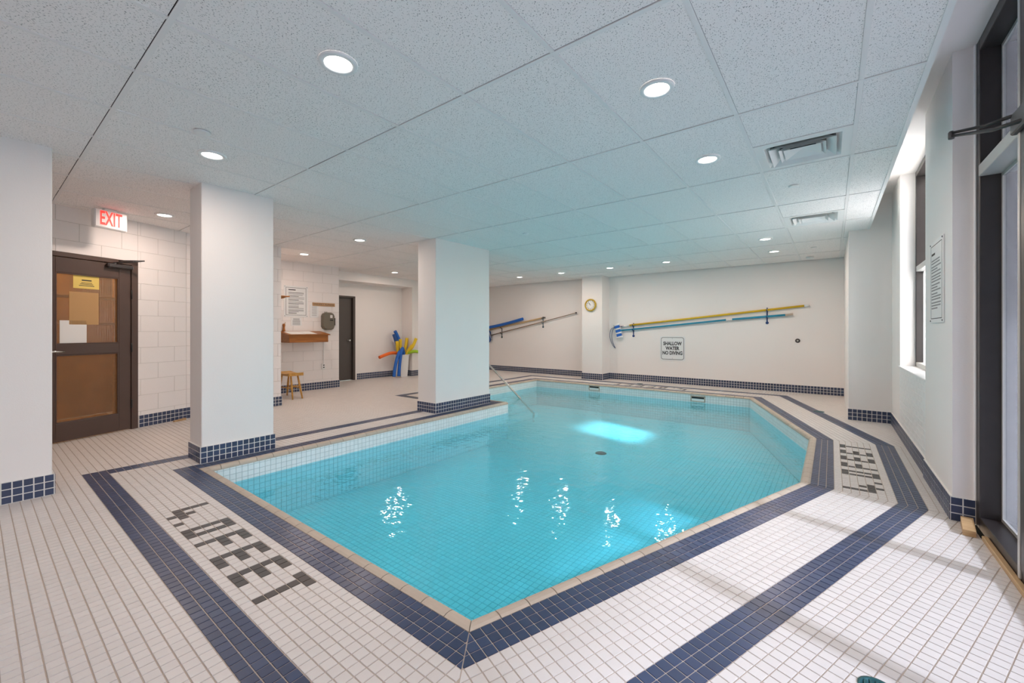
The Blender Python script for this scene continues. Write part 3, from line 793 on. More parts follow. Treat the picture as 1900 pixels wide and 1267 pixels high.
# ------------------------------------------------------------------ brown door on the slanted wall
def DB(name, t0, t1, z0, z1, o0, o1, m, parent, ch=0.003):
    c = DW0 + DT * ((t0 + t1) / 2) + DN * ((o0 + o1) / 2)
    return MB().obox((c.x, c.y, (z0 + z1) / 2), (DT.x, DT.y, 0), (0, 0, 1), t1 - t0, z1 - z0, abs(o1 - o0), ch).build(name, m, parent)
door1 = bpy.data.objects.new('door_1', None); COL.objects.link(door1); struct(door1, 'dark brown door with two amber ribbed glass panels')
for a in ((DL, DL + 0.07, 0, DTOP), (DR - 0.07, DR, 0, DTOP)): DB('frame_jamb', *a, -0.10, 0.012, 'brown', door1)
DB('frame_head', DL, DR, DTOP - 0.05, DTOP, -0.10, 0.012, 'brown', door1)
L0, L1, LZ = DL + 0.075, DR - 0.074, DTOP - 0.054
leaf = DB('leaf_stile', L0, 0.026, 0.012, LZ, -0.045, -0.002, 'brown', door1)
DB('leaf_stile', 0.608, L1, 0.012, LZ, -0.045, -0.002, 'brown', door1)
DB('leaf_rail', 0.026, 0.608, 0.012, 0.212, -0.045, -0.002, 'brown', door1)
DB('leaf_rail', 0.026, 0.608, 0.963, 1.078, -0.045, -0.002, 'brown', door1)
DB('leaf_rail', 0.026, 0.608, 1.872, LZ, -0.045, -0.002, 'brown', door1)
for z0, z1 in ((0.212, 0.963), (1.078, 1.872)):
    pane = DB('ribbed_pane', 0.026, 0.608, z0, z1, -0.027, -0.022, 'ribbed', door1, 0)
    for a in ((0.026, 0.040, z0, z1), (0.594, 0.608, z0, z1), (0.04, 0.594, z0, z0 + 0.014), (0.04, 0.594, z1 - 0.014, z1)):
        DB('glazing_bead', *a, -0.020, -0.004, 'brown', pane, 0.002)
for z in (1.68, 1.02, 0.32): MB().tube([dw(0.735, 0.008, z - 0.055), dw(0.735, 0.008, z + 0.055)], 0.009, 10).build('hinge', 'black', door1)
h = DB('handle_plate', -0.085, -0.045, 0.96, 1.05, -0.002, 0.010, 'steel', door1)
MB().tube([dw(-0.06, 0.01, 1.003), dw(-0.06, 0.05, 1.003), dw(0.0, 0.055, 1.003), dw(0.075, 0.052, 0.999)], [0.009, 0.010, 0.010, 0.009], 10).build('lever', 'steel', h)
cl_ = DB('closer_body', 0.47, 0.735, 1.985, 2.035, 0.0, 0.055, 'dkmetal', door1, 0.012)
MB().lathe(dw(0.55, 0.03, 2.03), (0, 0, 1), [(0.0, 0.022), (0.014, 0.022), (0.016, 0.0)], 12).build('closer_spindle', 'black', cl_)
MB().tube([dw(0.55, 0.03, 2.05), dw(0.66, 0.12, 2.065), dw(0.765, 0.19, 2.095)], 0.007, 8).build('closer_arm', 'black', cl_)
MB().tube([dw(0.765, 0.19, 2.095), dw(0.66, 0.10, 2.085), dw(0.60, 0.01, 2.08)], 0.007, 8).build('closer_arm', 'black', cl_)
# the amber lit room behind the door
br = MB()
wallbox(br, dw(-1.0, -1.6)[:2], dw(1.6, -1.6)[:2], 0, 2.6, 0.1, 1); wallbox(br, dw(-1.0, -0.14)[:2], dw(-1.0, -1.6)[:2], 0, 2.6, 0.1, -1); wallbox(br, dw(1.6, -0.14)[:2], dw(1.6, -1.6)[:2], 0, 2.6, 0.1, 1)
br.prism([dw(-1.0, -0.14, 2.6), dw(1.6, -0.14, 2.6), dw(1.6, -1.6, 2.6), dw(-1.0, -1.6, 2.6)], (0, 0, 0.1)); br.prism([dw(-1.0, 0.0, -0.004), dw(1.6, 0.0, -0.004), dw(1.6, -1.6, -0.004), dw(-1.0, -1.6, -0.004)], (0, 0, -0.1))
struct(br.build('wall_vestibule', 'amber_room'))
sh_ = thing('vestibule_shelf', 'pale rack with three rails seen through the amber door glass', 'shelf')
for z in (1.30, 1.62, 1.95): DB('rail', -0.35, 0.80, z, z + 0.035, -0.42, -0.38, 'raw', sh_)
for t in (-0.35, 0.78): DB('post', t, t + 0.03, 0.0, 2.0, -0.42, -0.38, 'raw', sh_)
at_base(sh_, dw(0.2, -0.4, 0))
vl = bpy.data.lights.new('vestibule_lamp', 'AREA'); vl.shape = 'RECTANGLE'; vl.size = 1.0; vl.size_y = 0.5; vl.energy = 11; vl.color = (1.0, 0.62, 0.28)
vo = bpy.data.objects.new('vestibule_lamp', vl); COL.objects.link(vo); vo.location = dw(0.3, -0.85, 2.55)
# papers behind the glass
def lines(parent, place, rows, m='ink', name='print_line'):
    for a0, a1, z, hh in rows: place(name, a0, a1, z, z + hh, m, parent)
def dpaper(name, t0, t1, z0, z1, m, label, rows=()):
    e = thing(name, label, 'paper')
    DB('sheet', t0, t1, z0, z1, -0.0205, -0.0195, m, e, 0)
    for a0, a1, z, hh in rows: DB('print_line', a0, a1, z, z + hh, -0.0195, -0.0190, 'ink', e, 0)
    at_base(e, dw((t0 + t1) / 2, -0.02, z0))
dpaper('notice_sheet', 0.185, 0.421, 1.712, 1.862, 'paper_yellow', 'yellow printed notice behind the top of the door glass',
       [(0.26, 0.35, 1.80, 0.014), (0.255, 0.355, 1.775, 0.006), (0.245, 0.365, 1.760, 0.006), (0.235, 0.375, 1.742, 0.007)])
dpaper('notice_sheet', 0.150, 0.416, 1.30, 1.67, 'paper_tan', 'plain tan sheet in the middle of the door glass')
dpaper('notice_sheet', 0.070, 0.305, 1.082, 1.345, 'paper', 'plain white sheet at the bottom of the upper door glass')

# exit sign hanging from the ceiling before the door wall
e = thing('exit_sign', 'white box sign with red EXIT letters under the ceiling', 'exit sign')
ex0 = Vector((-6.40, 0.829)); 
def EXP(a, off, z): p = ex0 + DT * a + DN * off; return (p.x, p.y, z)
c = EXP(0.15, -0.03, 2.478)
MB().obox(c, (DT.x, DT.y, 0), (0, 0, 1), 0.31, 0.205, 0.06, 0.008).build('housing', 'white_plastic', e)
c = EXP(0.15, 0.0015, 2.478)
MB().obox(c, (DT.x, DT.y, 0), (0, 0, 1), 0.29, 0.185, 0.004, 0.001).build('face_panel', 'sign_face', e)
c = EXP(0.15, -0.03, 2.59); MB().obox(c, (DT.x, DT.y, 0), (0, 0, 1), 0.12, 0.022, 0.05, 0.003).build('ceiling_mount', 'white_plastic', e)
def text(body, size, loc, right, up, m, parent, name='lettering', align='CENTER', sx=1.0, bold=0.0, space=1.0, width=None):
    cu = bpy.data.curves.new(name, 'FONT'); cu.body = body; cu.size = size; cu.align_x = align; cu.align_y = 'CENTER'; cu.extrude = 0.0004; cu.offset = bold; cu.space_line = space
    cu.materials.append(M[m]); cu.resolution_u = 3
    tmp = link(name + '_curve', cu); dg = bpy.context.evaluated_depsgraph_get(); me = bpy.data.meshes.new_from_object(tmp.evaluated_get(dg)); bpy.data.objects.remove(tmp)
    me.name = name
    if width:
        xs = [v.co.x for v in me.vertices]; sx = width / (max(xs) - min(xs))
    o = link(name, me, parent)
    r = Vector(right).normalized(); u = Vector(up).normalized(); n = r.cross(u)
    mw = Matrix(((r.x * sx, u.x, n.x, loc[0]), (r.y * sx, u.y, n.y, loc[1]), (r.z * sx, u.z, n.z, loc[2]), (0, 0, 0, 1)))
    o.matrix_world = mw
    return o
text('EXIT', 0.215, EXP(0.145, 0.0045, 2.478), (DT.x, DT.y, 0), (0, 0, 1), 'red', e, bold=0.004, width=0.205)

# wooden door wedge left
def wedge(name, p, ang, l, w, h0, h1, label):
    mb = MB().add([(-l / 2, -w / 2, 0), (l / 2, -w / 2, 0), (l / 2, w / 2, 0), (-l / 2, w / 2, 0), (-l / 2, -w / 2, h0), (l / 2, -w / 2, h1), (l / 2, w / 2, h1), (-l / 2, w / 2, h0)],
                  [(3, 2, 1, 0), (4, 5, 6, 7), (0, 1, 5, 4), (1, 2, 6, 5), (2, 3, 7, 6), (3, 0, 4, 7)])
    o = mb.build(name, 'raw'); o.location = p; o.rotation_euler = (0, 0, ang); return tag(o, label, 'door wedge')
wedge('door_wedge', dw(1.25, 0.09, 0.001), math.atan2(DT.y, DT.x), 0.15, 0.035, 0.018, 0.028, 'small wooden door wedge lying along the left baseboard')
wedge('door_wedge', (0.668, 3.74, 0.001), 1.45, 0.21, 0.055, 0.035, 0.05, 'wooden door wedge at the foot of the near window')

# ------------------------------------------------------------------ recess door
door2 = bpy.data.objects.new('door_2', None); COL.objects.link(door2); struct(door2, 'plain grey brown door with round knob in the recess')
MB().box((XD - 0.10, 5.02, 0.01), (XD - 0.06, 5.80, 2.04), 0.003).build('leaf', 'greybrown', door2)
for a, b in (((XD - 0.12, 4.975, 0), (XD + 0.012, 5.02, 2.06)), ((XD - 0.12, 5.80, 0), (XD + 0.012, 5.86, 2.06)), ((XD - 0.12, 4.975, 2.04), (XD + 0.012, 5.86, 2.085))): MB().box(a, b, 0.003).build('frame_member', 'greybrown', door2)
MB().lathe((XD - 0.06, 5.72, 0.99), (1, 0, 0), [(0.032, 0.0), (0.032, 0.006), (0.012, 0.012), (0.012, 0.035), (0.028, 0.045), (0.030, 0.06), (0.02, 0.07), (0.0, 0.072)], 18).build('knob', 'steel', door2)

# ------------------------------------------------------------------ alcove: desk, signs, telephone, stool
XF = XA + 0.003                                  # face of the blocks
def AB(name, y0, y1, z0, z1, o0, o1, m, parent, ch=0.0): return MB().box((XF + o0, y0, z0), (XF + o1, y1, z1), ch).build(name, m, parent)
e = thing('wall_desk', 'orange oak wall desk with sloping top in the alcove', 'desk')
MB().prism([(XF, 3.64, 1.205), (XF + 0.42, 3.64, 1.140), (XF + 0.42, 3.64, 1.157), (XF, 3.64, 1.222)], (0, 0.83, 0)).build('desk_top', 'oak', e)
MB().box((XF + 0.375, 3.67, 1.0), (XF + 0.395, 4.44, 1.142), 0.003).build('front_panel', 'oak', e)
for y in (3.67, 4.42): MB().prism([(XF, y, 1.0), (XF + 0.375, y, 1.0), (XF + 0.375, y, 1.144), (XF, y, 1.203)], (0, 0.02, 0)).build('side_panel', 'oak', e)
MB().box((XF, 3.69, 1.0), (XF + 0.375, 4.42, 1.012)).build('bottom_panel', 'oak', e)
at_base(e, (XF + 0.2, 4.05, 1.0))
def slope(o, y): return (XF + o, y, 1.2225 - (o / 0.42) * 0.065)
def sheet(y0, y1, o0, o1, k, label, m='paper'):
    a, b, c, d = slope(o0, y0), slope(o1, y0), slope(o1, y1), slope(o0, y1)
    lift = 0.0006 + 0.0022 * k
    o = MB().prism([(p[0], p[1], p[2] + lift) for p in (a, b, c, d)], (0, 0, 0.002)).build('paper_sheet', m); tag(o, label, 'paper', 'papers on the wall desk')
sheet(3.70, 3.98, 0.06, 0.40, 0, 'white paper sheet lying at the left end of the wall desk')
sheet(3.99, 4.22, 0.05, 0.38, 0, 'white paper sheet lying in the middle of the wall desk')
e = thing('pen_holder', 'small brown turned holder standing at the back of the wall desk', 'holder')
MB().lathe((XF + 0.06, 3.72, 1.215), (0, 0, 1), [(0.0, 0.0), (0.028, 0.0), (0.022, 0.04), (0.018, 0.08), (0.026, 0.12), (0.022, 0.15), (0.0, 0.152)], 16).build('turned_body', 'oak', e)
MB().tube([(XF + 0.06, 3.72, 1.34), (XF + 0.075, 3.745, 1.395)], 0.006, 8).build('pen', 'tan_pole', e)
at_base(e, (XF + 0.06, 3.72, 1.215))
e = thing('bracket_shelf', 'small brown wall shelf on a triangular bracket, peeking from behind the wall', 'shelf')
MB().box((-8.30, 3.113, 1.825), (-7.60, 3.44, 1.845), 0.003).build('shelf_board', 'oak', e)
for x in (-7.66, -8.22): MB().prism([(x, 3.113, 1.825), (x, 3.40, 1.825), (x, 3.36, 1.80), (x, 3.113, 1.74)], (0.02, 0, 0)).build('bracket', 'oak', e)
at_base(e, (-7.95, 3.2, 1.74))

def board(name, y0, y1, z0, z1, label, rows, border=True, cat='sign'):
    e = thing(name, label, cat)
    AB('board', y0, y1, z0, z1, 0.0, 0.006, 'sign_face', e, 0.001)
    if border:
        b = MB(); t_ = 0.006; i_ = 0.035; o0, o1 = XF + 0.006, XF + 0.0068
        b.box((o0, y0 + i_, z0 + i_), (o1, y1 - i_, z0 + i_ + t_)); b.box((o0, y0 + i_, z1 - i_ - t_), (o1, y1 - i_, z1 - i_)); b.box((o0, y0 + i_, z0 + i_), (o1, y0 + i_ + t_, z1 - i_)); b.box((o0, y1 - i_ - t_, z0 + i_), (o1, y1 - i_, z1 - i_)); b.build('border', 'ink', e)
        for y in (y0 + 0.018, y1 - 0.018):
            for z in (z0 + 0.018, z1 - 0.018): MB().lathe((XF + 0.006, y, z), (1, 0, 0), [(0.0, 0.004), (0.006, 0.003), (0.007, 0.0)], 8).build('screw', 'ink', e)
    for a0, a1, z, hh, m in rows: AB('print_line', a0, a1, z, z + hh, 0.006, 0.0066, m, e)
    at_base(e, (XF, (y0 + y1) / 2, z0)); return e
rows = [(3.83, 3.97, 2.035, 0.018, 'ink')]
z = 1.985
rnd = random.Random(3)
for k in range(17):
    if k in (2, 5, 8, 11, 14): z -= 0.006
    w = rnd.choice((0.31, 0.30, 0.28, 0.20)); rows.append((3.83, 3.83 + w, z, 0.009, 'ink_grey' if k % 3 else 'ink')); z -= 0.022
rows.append((3.83, 3.99, 1.575, 0.012, 'ink'))
board('rules_sign', 3.745, 4.215, 1.505, 2.125, 'white bordered pool rules board above the wall desk', rows)
board('notice_sheet', 4.26, 4.44, 1.50, 1.765, 'white printed sheet between the rules board and the telephone', [(4.30, 4.40, 1.72 - 0.03 * k, 0.008, 'ink_grey') for k in range(7)], False, 'paper')
board('notice_sheet', 3.88, 4.09, 1.33, 1.495, 'white printed notice under the rules board', [(3.91 + 0.012 * (k < 2), 4.06 - 0.012 * (k < 2), 1.465 - 0.020 * k, 0.010, 'ink_grey') for k in range(7)], False, 'paper')
e = thing('wood_plaque', 'long routed wooden plaque reading EMERGENCY TELEPHONE', 'sign')
AB('plaque_board', 4.31, 4.80, 1.745, 1.815, 0.0, 0.012, 'plaque', e, 0.003)
text('EMERGENCY TELEPHONE', 0.042, (XF + 0.0125, 4.555, 1.780), (0, 1, 0), (0, 0, 1), 'ink', e, width=0.44)
at_base(e, (XF, 4.555, 1.745))
# telephone cabinet
e = thing('telephone_box', 'rounded grey plastic emergency telephone box on the alcove wall', 'telephone')
def oct_(y0, y1, z0, z1, c): return [(y0 + c, z0), (y1 - c, z0), (y1 - c * .3, z0 + c * .35), (y1, z0 + c), (y1, z1 - c), (y1 - c * .3, z1 - c * .35), (y1 - c, z1), (y0 + c, z1), (y0 + c * .3, z1 - c * .35), (y0, z1 - c), (y0, z0 + c), (y0 + c * .3, z0 + c * .35)]
MB().prism([(XF, y, z) for y, z in oct_(4.495, 4.755, 1.25, 1.61, 0.07)], (0.06, 0, 0)).build('back_shell', 'phone', e)
dr_ = MB(); a = [(XF + 0.062, y, z) for y, z in oct_(4.49, 4.76, 1.245, 1.615, 0.07)]; b = [(XF + 0.10, y, z) for y, z in oct_(4.51, 4.74, 1.265, 1.595, 0.065)]
dr_.add(a + b, [tuple(range(12, 24))] + [(i, (i + 1) % 12, 12 + (i + 1) % 12, 12 + i) for i in range(12)] + [tuple(reversed(range(12)))]); dr_.build('lid', 'phone', e)
MB().box((XF + 0.03, 4.755, 1.34), (XF + 0.08, 4.772, 1.50), 0.004).build('latch', 'dkmetal', e)
MB().box((XF + 0.10, 4.645, 1.50), (XF + 0.101, 4.695, 1.56)).build('sticker', 'paper', e); text('1', 0.04, (XF + 0.1016, 4.67, 1.53), (0, 1, 0), (0, 0, 1), 'ink', e)
MB().box((XF + 0.10, 4.64, 1.44), (XF + 0.101, 4.71, 1.462)).build('nameplate', 'black', e)
for y in (4.56, 4.60): MB().tube([(XF + 0.04, y, 1.612), (XF + 0.04, y, 1.632)], 0.008, 8).build('hinge_knuckle', 'phone', e)
at_base(e, (XF, 4.62, 1.245))
e = thing('wall_outlet', 'white wall outlet with thin conduit running up to the desk', 'outlet')
AB('cover_plate', 4.50, 4.58, 0.42, 0.535, 0.0, 0.03, 'white_plastic', e, 0.005)
for z in (0.455, 0.50): AB('socket', 4.525, 4.555, z - 0.010, z + 0.012, 0.03, 0.0315, 'ink', e)
AB('conduit', 4.545, 4.557, 0.535, 1.0, 0.0, 0.012, 'white_plastic', e)
at_base(e, (XF, 4.54, 0.42))
# stool
e = thing('wooden_stool', 'honey coloured wooden stool with splayed legs by the alcove', 'stool')
scx, scy, sz = -7.91, 3.58, 0.44
st = MB(); nseg = 12; prof = []
for i in range(nseg + 1):
    f = i / nseg * 2 - 1; prof.append((f * 0.25, 0.006 + 0.022 * f * f))
top = [(scx + a, scy - 0.13, sz + b) for a, b in prof] + [(scx + a, scy - 0.13, sz - 0.028 + 0.004 * abs(a)) for a, b in reversed(prof)]
st.prism(top, (0, 0.26, 0)); st.build('seat', 'pine', e)
feet = []
for sx in (-1, 1):
    for sy in (-1, 1):
        a = Vector((scx + sx * 0.17, scy + sy * 0.06, sz - 0.02)); b = Vector((scx + sx * 0.30, scy + sy * 0.085, 0.0)); feet.append((a, b))
        MB().tube([a, a.lerp(b, 0.45), b], [0.014, 0.019, 0.012], 10).build('leg', 'pine', e)
for k in ((0, 2), (1, 3)): 
    p = feet[k[0]][0].lerp(feet[k[0]][1], 0.55); q = feet[k[1]][0].lerp(feet[k[1]][1], 0.55); MB().tube([p, p.lerp(q, .5), q], [0.009, 0.012, 0.009], 8).build('stretcher', 'pine', e)
p = feet[2][0].lerp(feet[2][1], 0.45); q = feet[3][0].lerp(feet[3][1], 0.45); MB().tube([p, q], 0.010, 8).build('stretcher', 'pine', e)
at_base(e, (scx, scy, 0))

# ------------------------------------------------------------------ noodles and bin
e = thing('noodle_bin', 'tall tapered white bin holding the pool noodles', 'bin')
bx_, by_ = -9.16, 7.06
def sq(r, z, r2=None): return [(bx_ - r, by_ - r, z), (bx_ + r, by_ - r, z), (bx_ + r, by_ + r, z), (bx_ - r, by_ + r, z)]
bb = MB(); rings = [sq(0.105, 0.0), sq(0.135, 0.58), sq(0.128, 0.58), sq(0.100, 0.02)]
vv = [p for r_ in rings for p in r_]; ff = [(3, 2, 1, 0), (12, 13, 14, 15)]
for k in range(3): ff += [(k * 4 + i, k * 4 + (i + 1) % 4, k * 4 + 4 + (i + 1) % 4, k * 4 + 4 + i) for i in range(4)]
bb.add(vv, ff); bb.build('bin_body', 'white_plastic', e)
rm = MB()
for s0, s1 in ((((-0.145, -0.145)), (0.145, -0.131)), ((-0.145, 0.131), (0.145, 0.145)), ((-0.145, -0.131), (-0.131, 0.131)), ((0.131, -0.131), (0.145, 0.131))):
    rm.box((bx_ + s0[0], by_ + s0[1], 0.565), (bx_ + s1[0], by_ + s1[1], 0.59), 0.002)
rm.build('rim', 'white_plastic', e)
at_base(e, (bx_, by_, 0))
def noodle(pts, m, label, r=0.041):
    P = [Vector(p) for p in pts]; path = []
    n = len(P)
    for i in range(n - 1):
        p0, p1, p2, p3 = P[max(i - 1, 0)], P[i], P[i + 1], P[min(i + 2, n - 1)]
        for s_ in range(5):
            t = s_ / 5; path.append(0.5 * ((2 * p1) + (p2 - p0) * t + (2 * p0 - 5 * p1 + 4 * p2 - p3) * t * t + (3 * p1 - p0 - 3 * p2 + p3) * t ** 3))
    path.append(P[-1])
    o = MB().tube(path, r, 12).build('pool_noodle', m); tag(o, label, 'pool noodle', 'foam pool noodles'); return o
nb = lambda dy, dx, z: (bx_ + (dx if z > 0.1 or dx > 0.2 else max(-0.05, min(0.05, dx))), by_ + (dy if z > 0.1 or dx > 0.2 else max(-0.05, min(0.05, dy))), z if z > 0.051 or dx > 0.2 else 0.07)
noodle([nb(-0.045, 0.02, 0.05), nb(-0.05, 0.04, 0.45), nb(-0.13, 0.11, 0.66), nb(-0.24, 0.19, 0.64), nb(-0.34, 0.225, 0.46), nb(-0.41, 0.24, 0.2), nb(-0.43, 0.24, 0.044)], 'blue_foam', 'left of two bright blue noodles bent over the bin front')
noodle([nb(0.03, 0.03, 0.05), nb(0.03, 0.05, 0.5), nb(-0.05, 0.12, 0.74), nb(-0.15, 0.19, 0.72), nb(-0.22, 0.225, 0.5), nb(-0.26, 0.235, 0.25), nb(-0.28, 0.24, 0.044)], 'blue_foam', 'right of two bright blue noodles bent over the bin front')
noodle([nb(-0.085, 0.06, 0.05), nb(-0.09, 0.05, 0.50), nb(-0.16, 0.04, 0.62), nb(-0.38, 0.06, 0.645), nb(-0.60, 0.08, 0.60), nb(-0.76, 0.09, 0.55)], 'orange_foam', 'orange noodle sticking out sideways from the bin')
noodle([nb(0.09, 0.08, 0.05), nb(0.05, 0.05, 0.45), nb(0.08, 0.10, 0.615), nb(0.19, 0.25, 0.67), nb(0.29, 0.28, 0.665), nb(0.38, 0.29, 0.64)], 'green_foam', 'lime green noodle drooping to the right of the bin')
noodle([nb(0.06, -0.07, 0.05), nb(0.05, -0.09, 0.6), nb(0.02, -0.11, 0.9), nb(-0.06, -0.12, 1.10), nb(-0.13, -0.12, 1.22)], 'blue_foam', 'tallest bright blue noodle leaning against the wall', 0.044)
noodle([nb(-0.04, -0.04, 0.05), nb(-0.05, -0.05, 0.6), nb(-0.10, -0.07, 0.85), nb(-0.20, -0.08, 1.13)], 'navy_foam', 'dark blue noodle standing left of the tallest one')
noodle([nb(-0.085, 0.0, 0.05), nb(-0.10, -0.01, 0.5), nb(-0.14, -0.02, 0.95)], 'yellow_foam', 'yellow noodle at the left behind the dark blue one')
noodle([nb(0.0, -0.03, 0.05), nb(-0.01, -0.05, 0.6), nb(0.0, -0.06, 1.0)], 'yellow_foam', 'short yellow noodle in the middle of the bin')
noodle([nb(0.03, 0.0, 0.05), nb(0.05, 0.0, 0.5), nb(0.14, 0.0, 0.85), nb(0.17, 0.0, 1.03)], 'yellow_foam', 'yellow noodle just right of the blue ones')
noodle([nb(0.08, 0.04, 0.05), nb(0.06, 0.10, 0.58), nb(0.16, 0.24, 0.84)], 'yellow_foam', 'yellow noodle cut short, leaning to the right', 0.038)
noodle([nb(0.09, -0.03, 0.05), nb(0.08, 0.09, 0.58), nb(0.16, 0.25, 0.80), nb(0.25, 0.29, 1.02)], 'yellow_foam', 'yellow noodle leaning furthest to the right')

# ------------------------------------------------------------------ far wall: clock, poles, signs
YF = 9.97
e = thing('wall_clock', 'round yellow rimmed clock on the white pilaster', 'clock')
ck = (-4.82, 9.55, 1.875)
MB().lathe(ck, (0, -1, 0), [(0.155, 0.0), (0.160, 0.02), (0.152, 0.045), (0.140, 0.05), (0.122, 0.042), (0.118, 0.03)], 40).build('rim', 'clock_rim', e)
MB().lathe(ck, (0, -1, 0), [(0.125, 0.028), (0.06, 0.030), (0.0, 0.030)], 40).build('dial', 'paper', e)
for k in range(12):
    a = 2 * math.pi * k / 12; rr = 0.095
    MB().obox((ck[0] + math.sin(a) * rr, ck[1] - 0.032, ck[2] + math.cos(a) * rr), (math.cos(a), 0, -math.sin(a)), (math.sin(a), 0, math.cos(a)), 0.012, 0.020, 0.003).build('hour_mark', 'ink', e)
for nm, ang, ln, wd in (('minute_hand', R(-37), 0.085, 0.008), ('hour_hand', R(-34), 0.060, 0.012)):
    s_, c_ = math.sin(ang), math.cos(ang)
    MB().obox((ck[0] + s_ * ln * .42, ck[1] - 0.036, ck[2] + c_ * ln * .42), (c_, 0, -s_), (s_, 0, c_), wd, ln, 0.003).build(nm, 'ink', e)
MB().lathe((ck[0], ck[1] - 0.034, ck[2]), (0, -1, 0), [(0.008, 0.0), (0.006, 0.006), (0, 0.006)], 10).build('hub', 'ink', e)
at_base(e, ck)
YP = 9.93
e = thing('telescopic_pole', 'long yellow telescopic pole slanting across the far wall', 'pole')
MB().tube([(-4.19, YP, 1.329), (-3.95, YP, 1.364)], 0.014, 10).build('inner_tube', 'steel', e)
MB().tube([(-3.96, YP, 1.363), (-0.42, YP, 1.716)], 0.021, 12).build('outer_tube', 'yellow', e)
MB().tube([(-0.42, YP, 1.716), (-0.34, YP, 1.726)], 0.023, 12).build('end_grip', 'white_plastic', e)
at_base(e, (-2.2, YP, 1.3))
e = thing('telescopic_pole', 'long blue telescopic pole under the yellow one', 'pole')
MB().tube([(-4.20, YP - 0.005, 1.234), (-1.80, YP - 0.005, 1.462)], 0.019, 12).build('inner_tube', 'cyan', e)
MB().tube([(-1.80, YP - 0.005, 1.462), (-1.68, YP - 0.005, 1.473)], 0.022, 12).build('joint_collar', 'white_plastic', e)
MB().tube([(-1.68, YP - 0.005, 1.473), (-0.73, YP - 0.005, 1.543)], 0.021, 12).build('outer_tube', 'cyan', e)
MB().tube([(-0.73, YP - 0.005, 1.543), (-0.60, YP - 0.005, 1.554)], 0.022, 12).build('end_grip', 'coping', e)
at_base(e, (-2.2, YP, 1.2))
def hook(x, z0, z1, m, label, zs):
    e = thing('pole_hook', label, 'hook', 'wall hooks for poles')
    MB().box((x - 0.012, YF - 0.012, z0), (x + 0.012, YF, z1), 0.003).build('strap', m, e)
    MB().lathe((x, YF, z0), (0, -1, 0), [(0.028, 0.0), (0.028, 0.014), (0.0, 0.016)], 14).build('foot', m, e)
    for z in zs: MB().tube([(x, YF - 0.006, z - 0.035), (x, YF - 0.05, z - 0.034), (x, YF - 0.082, z - 0.02), (x, YF - 0.084, z + 0.012)], 0.009, 8).build('prong', m, e)
    at_base(e, (x, YF, z0))
hook(-3.871, 1.10, 1.415, 'hook_blue', 'dark blue hook near the brush end of the yellow pole', (1.372, 1.265))
hook(-1.045, 1.39, 1.70, 'hook_blue', 'dark blue hook near the grip end of the yellow pole', (1.654, 1.517))
e = thing('vacuum_head', 'blue pool vacuum head with white wheel rows on the pole ends', 'pool tool')
va = Vector((-4.242, 9.90, 1.221)); ud = Vector((0.25, 0, -0.97)).normalized(); rd = Vector((0.97, 0, 0.25)).normalized()
for k in range(3):
    c = va + ud * (-0.105 + 0.105 * k); MB().obox(c, rd, ud, 0.13, 0.072, 0.045, 0.008).build('body_block', 'blue_foam', e)
for k in range(4):
    c = va + ud * (-0.158 + 0.105 * k)
    MB().tube([c - rd * 0.075, c + rd * 0.075], 0.027, 10).build('wheel_row', 'white_plastic', e)
MB().tube([va - Vector((0, 0.0, 0)), va + rd * 0.10 + Vector((0, 0.02, 0))], 0.018, 10).build('pole_socket', 'cyan', e)
at_base(e, va + ud * 0.16)
hp = [(-4.31, 9.94, 1.325), (-4.45, 9.945, 1.27), (-4.49, 9.95, 1.10), (-4.455, 9.95, 0.95), (-4.40, 9.95, 0.85), (-4.34, 9.95, 0.785)]
def smooth_path(P, k=6):
    P = [Vector(p) for p in P]; out = []; n = len(P)
    for i in range(n - 1):
        p0, p1, p2, p3 = P[max(i - 1, 0)], P[i], P[i + 1], P[min(i + 2, n - 1)]
        for s_ in range(k):
            t = s_ / k; out.append(0.5 * ((2 * p1) + (p2 - p0) * t + (2 * p0 - 5 * p1 + 4 * p2 - p3) * t * t + (3 * p1 - p0 - 3 * p2 + p3) * t ** 3))
    return out + [P[-1]]
e = thing('wire_loop', 'thin dark double cord curving down from the vacuum head', 'cord')
MB().tube(smooth_path(hp), 0.006, 8).build('cord', 'hook_blue', e)
MB().tube(smooth_path([(-4.31, 9.935, 1.318), (-4.40, 9.94, 1.26), (-4.435, 9.945, 1.12), (-4.42, 9.945, 0.98), (-4.38, 9.945, 0.87), (-4.335, 9.945, 0.785)]), 0.006, 8).build('cord', 'hook_blue', e)
at_base(e, (-4.34, 9.95, 0.78))
# left group of poles
e = thing('telescopic_pole', 'tan pole on the far wall under the blue noodle', 'pole')
MB().tube([(-8.75, YP, 1.215), (-6.53, YP, 1.592)], 0.022, 12).build('tube', 'tan_pole', e)
MB().tube([(-6.53, YP, 1.592), (-6.44, YP, 1.607)], 0.016, 10).build('tip', 'dkmetal', e); at_base(e, (-7.6, YP, 1.2))
e = thing('telescopic_pole', 'thin bronze pole, lowest on the far wall left of the clock', 'pole')
MB().tube([(-8.45, YP - 0.01, 1.085), (-6.4, YP - 0.01, 1.505)], 0.015, 10).build('outer_tube', 'bronze_pole', e)
MB().tube([(-6.4, YP - 0.01, 1.505), (-5.46, YP - 0.01, 1.705)], 0.011, 10).build('inner_tube', 'bronze_pole', e)
MB().tube([(-5.46, YP - 0.01, 1.705), (-5.43, YP - 0.01, 1.712)], 0.020, 10).build('tip', 'black', e); at_base(e, (-7.0, YP, 1.08))
noodle([(-8.85, 9.88, 1.30), (-8.3, 9.88, 1.36), (-7.75, 9.88, 1.455), (-7.19, 9.88, 1.575)], 'blue_foam', 'blue noodle laid along the tan pole on the far wall', 0.042)
hook(-8.044, 1.03, 1.30, 'black', 'dark hook under the blue noodle left of the clock', (1.335 - 0.0, 1.17))
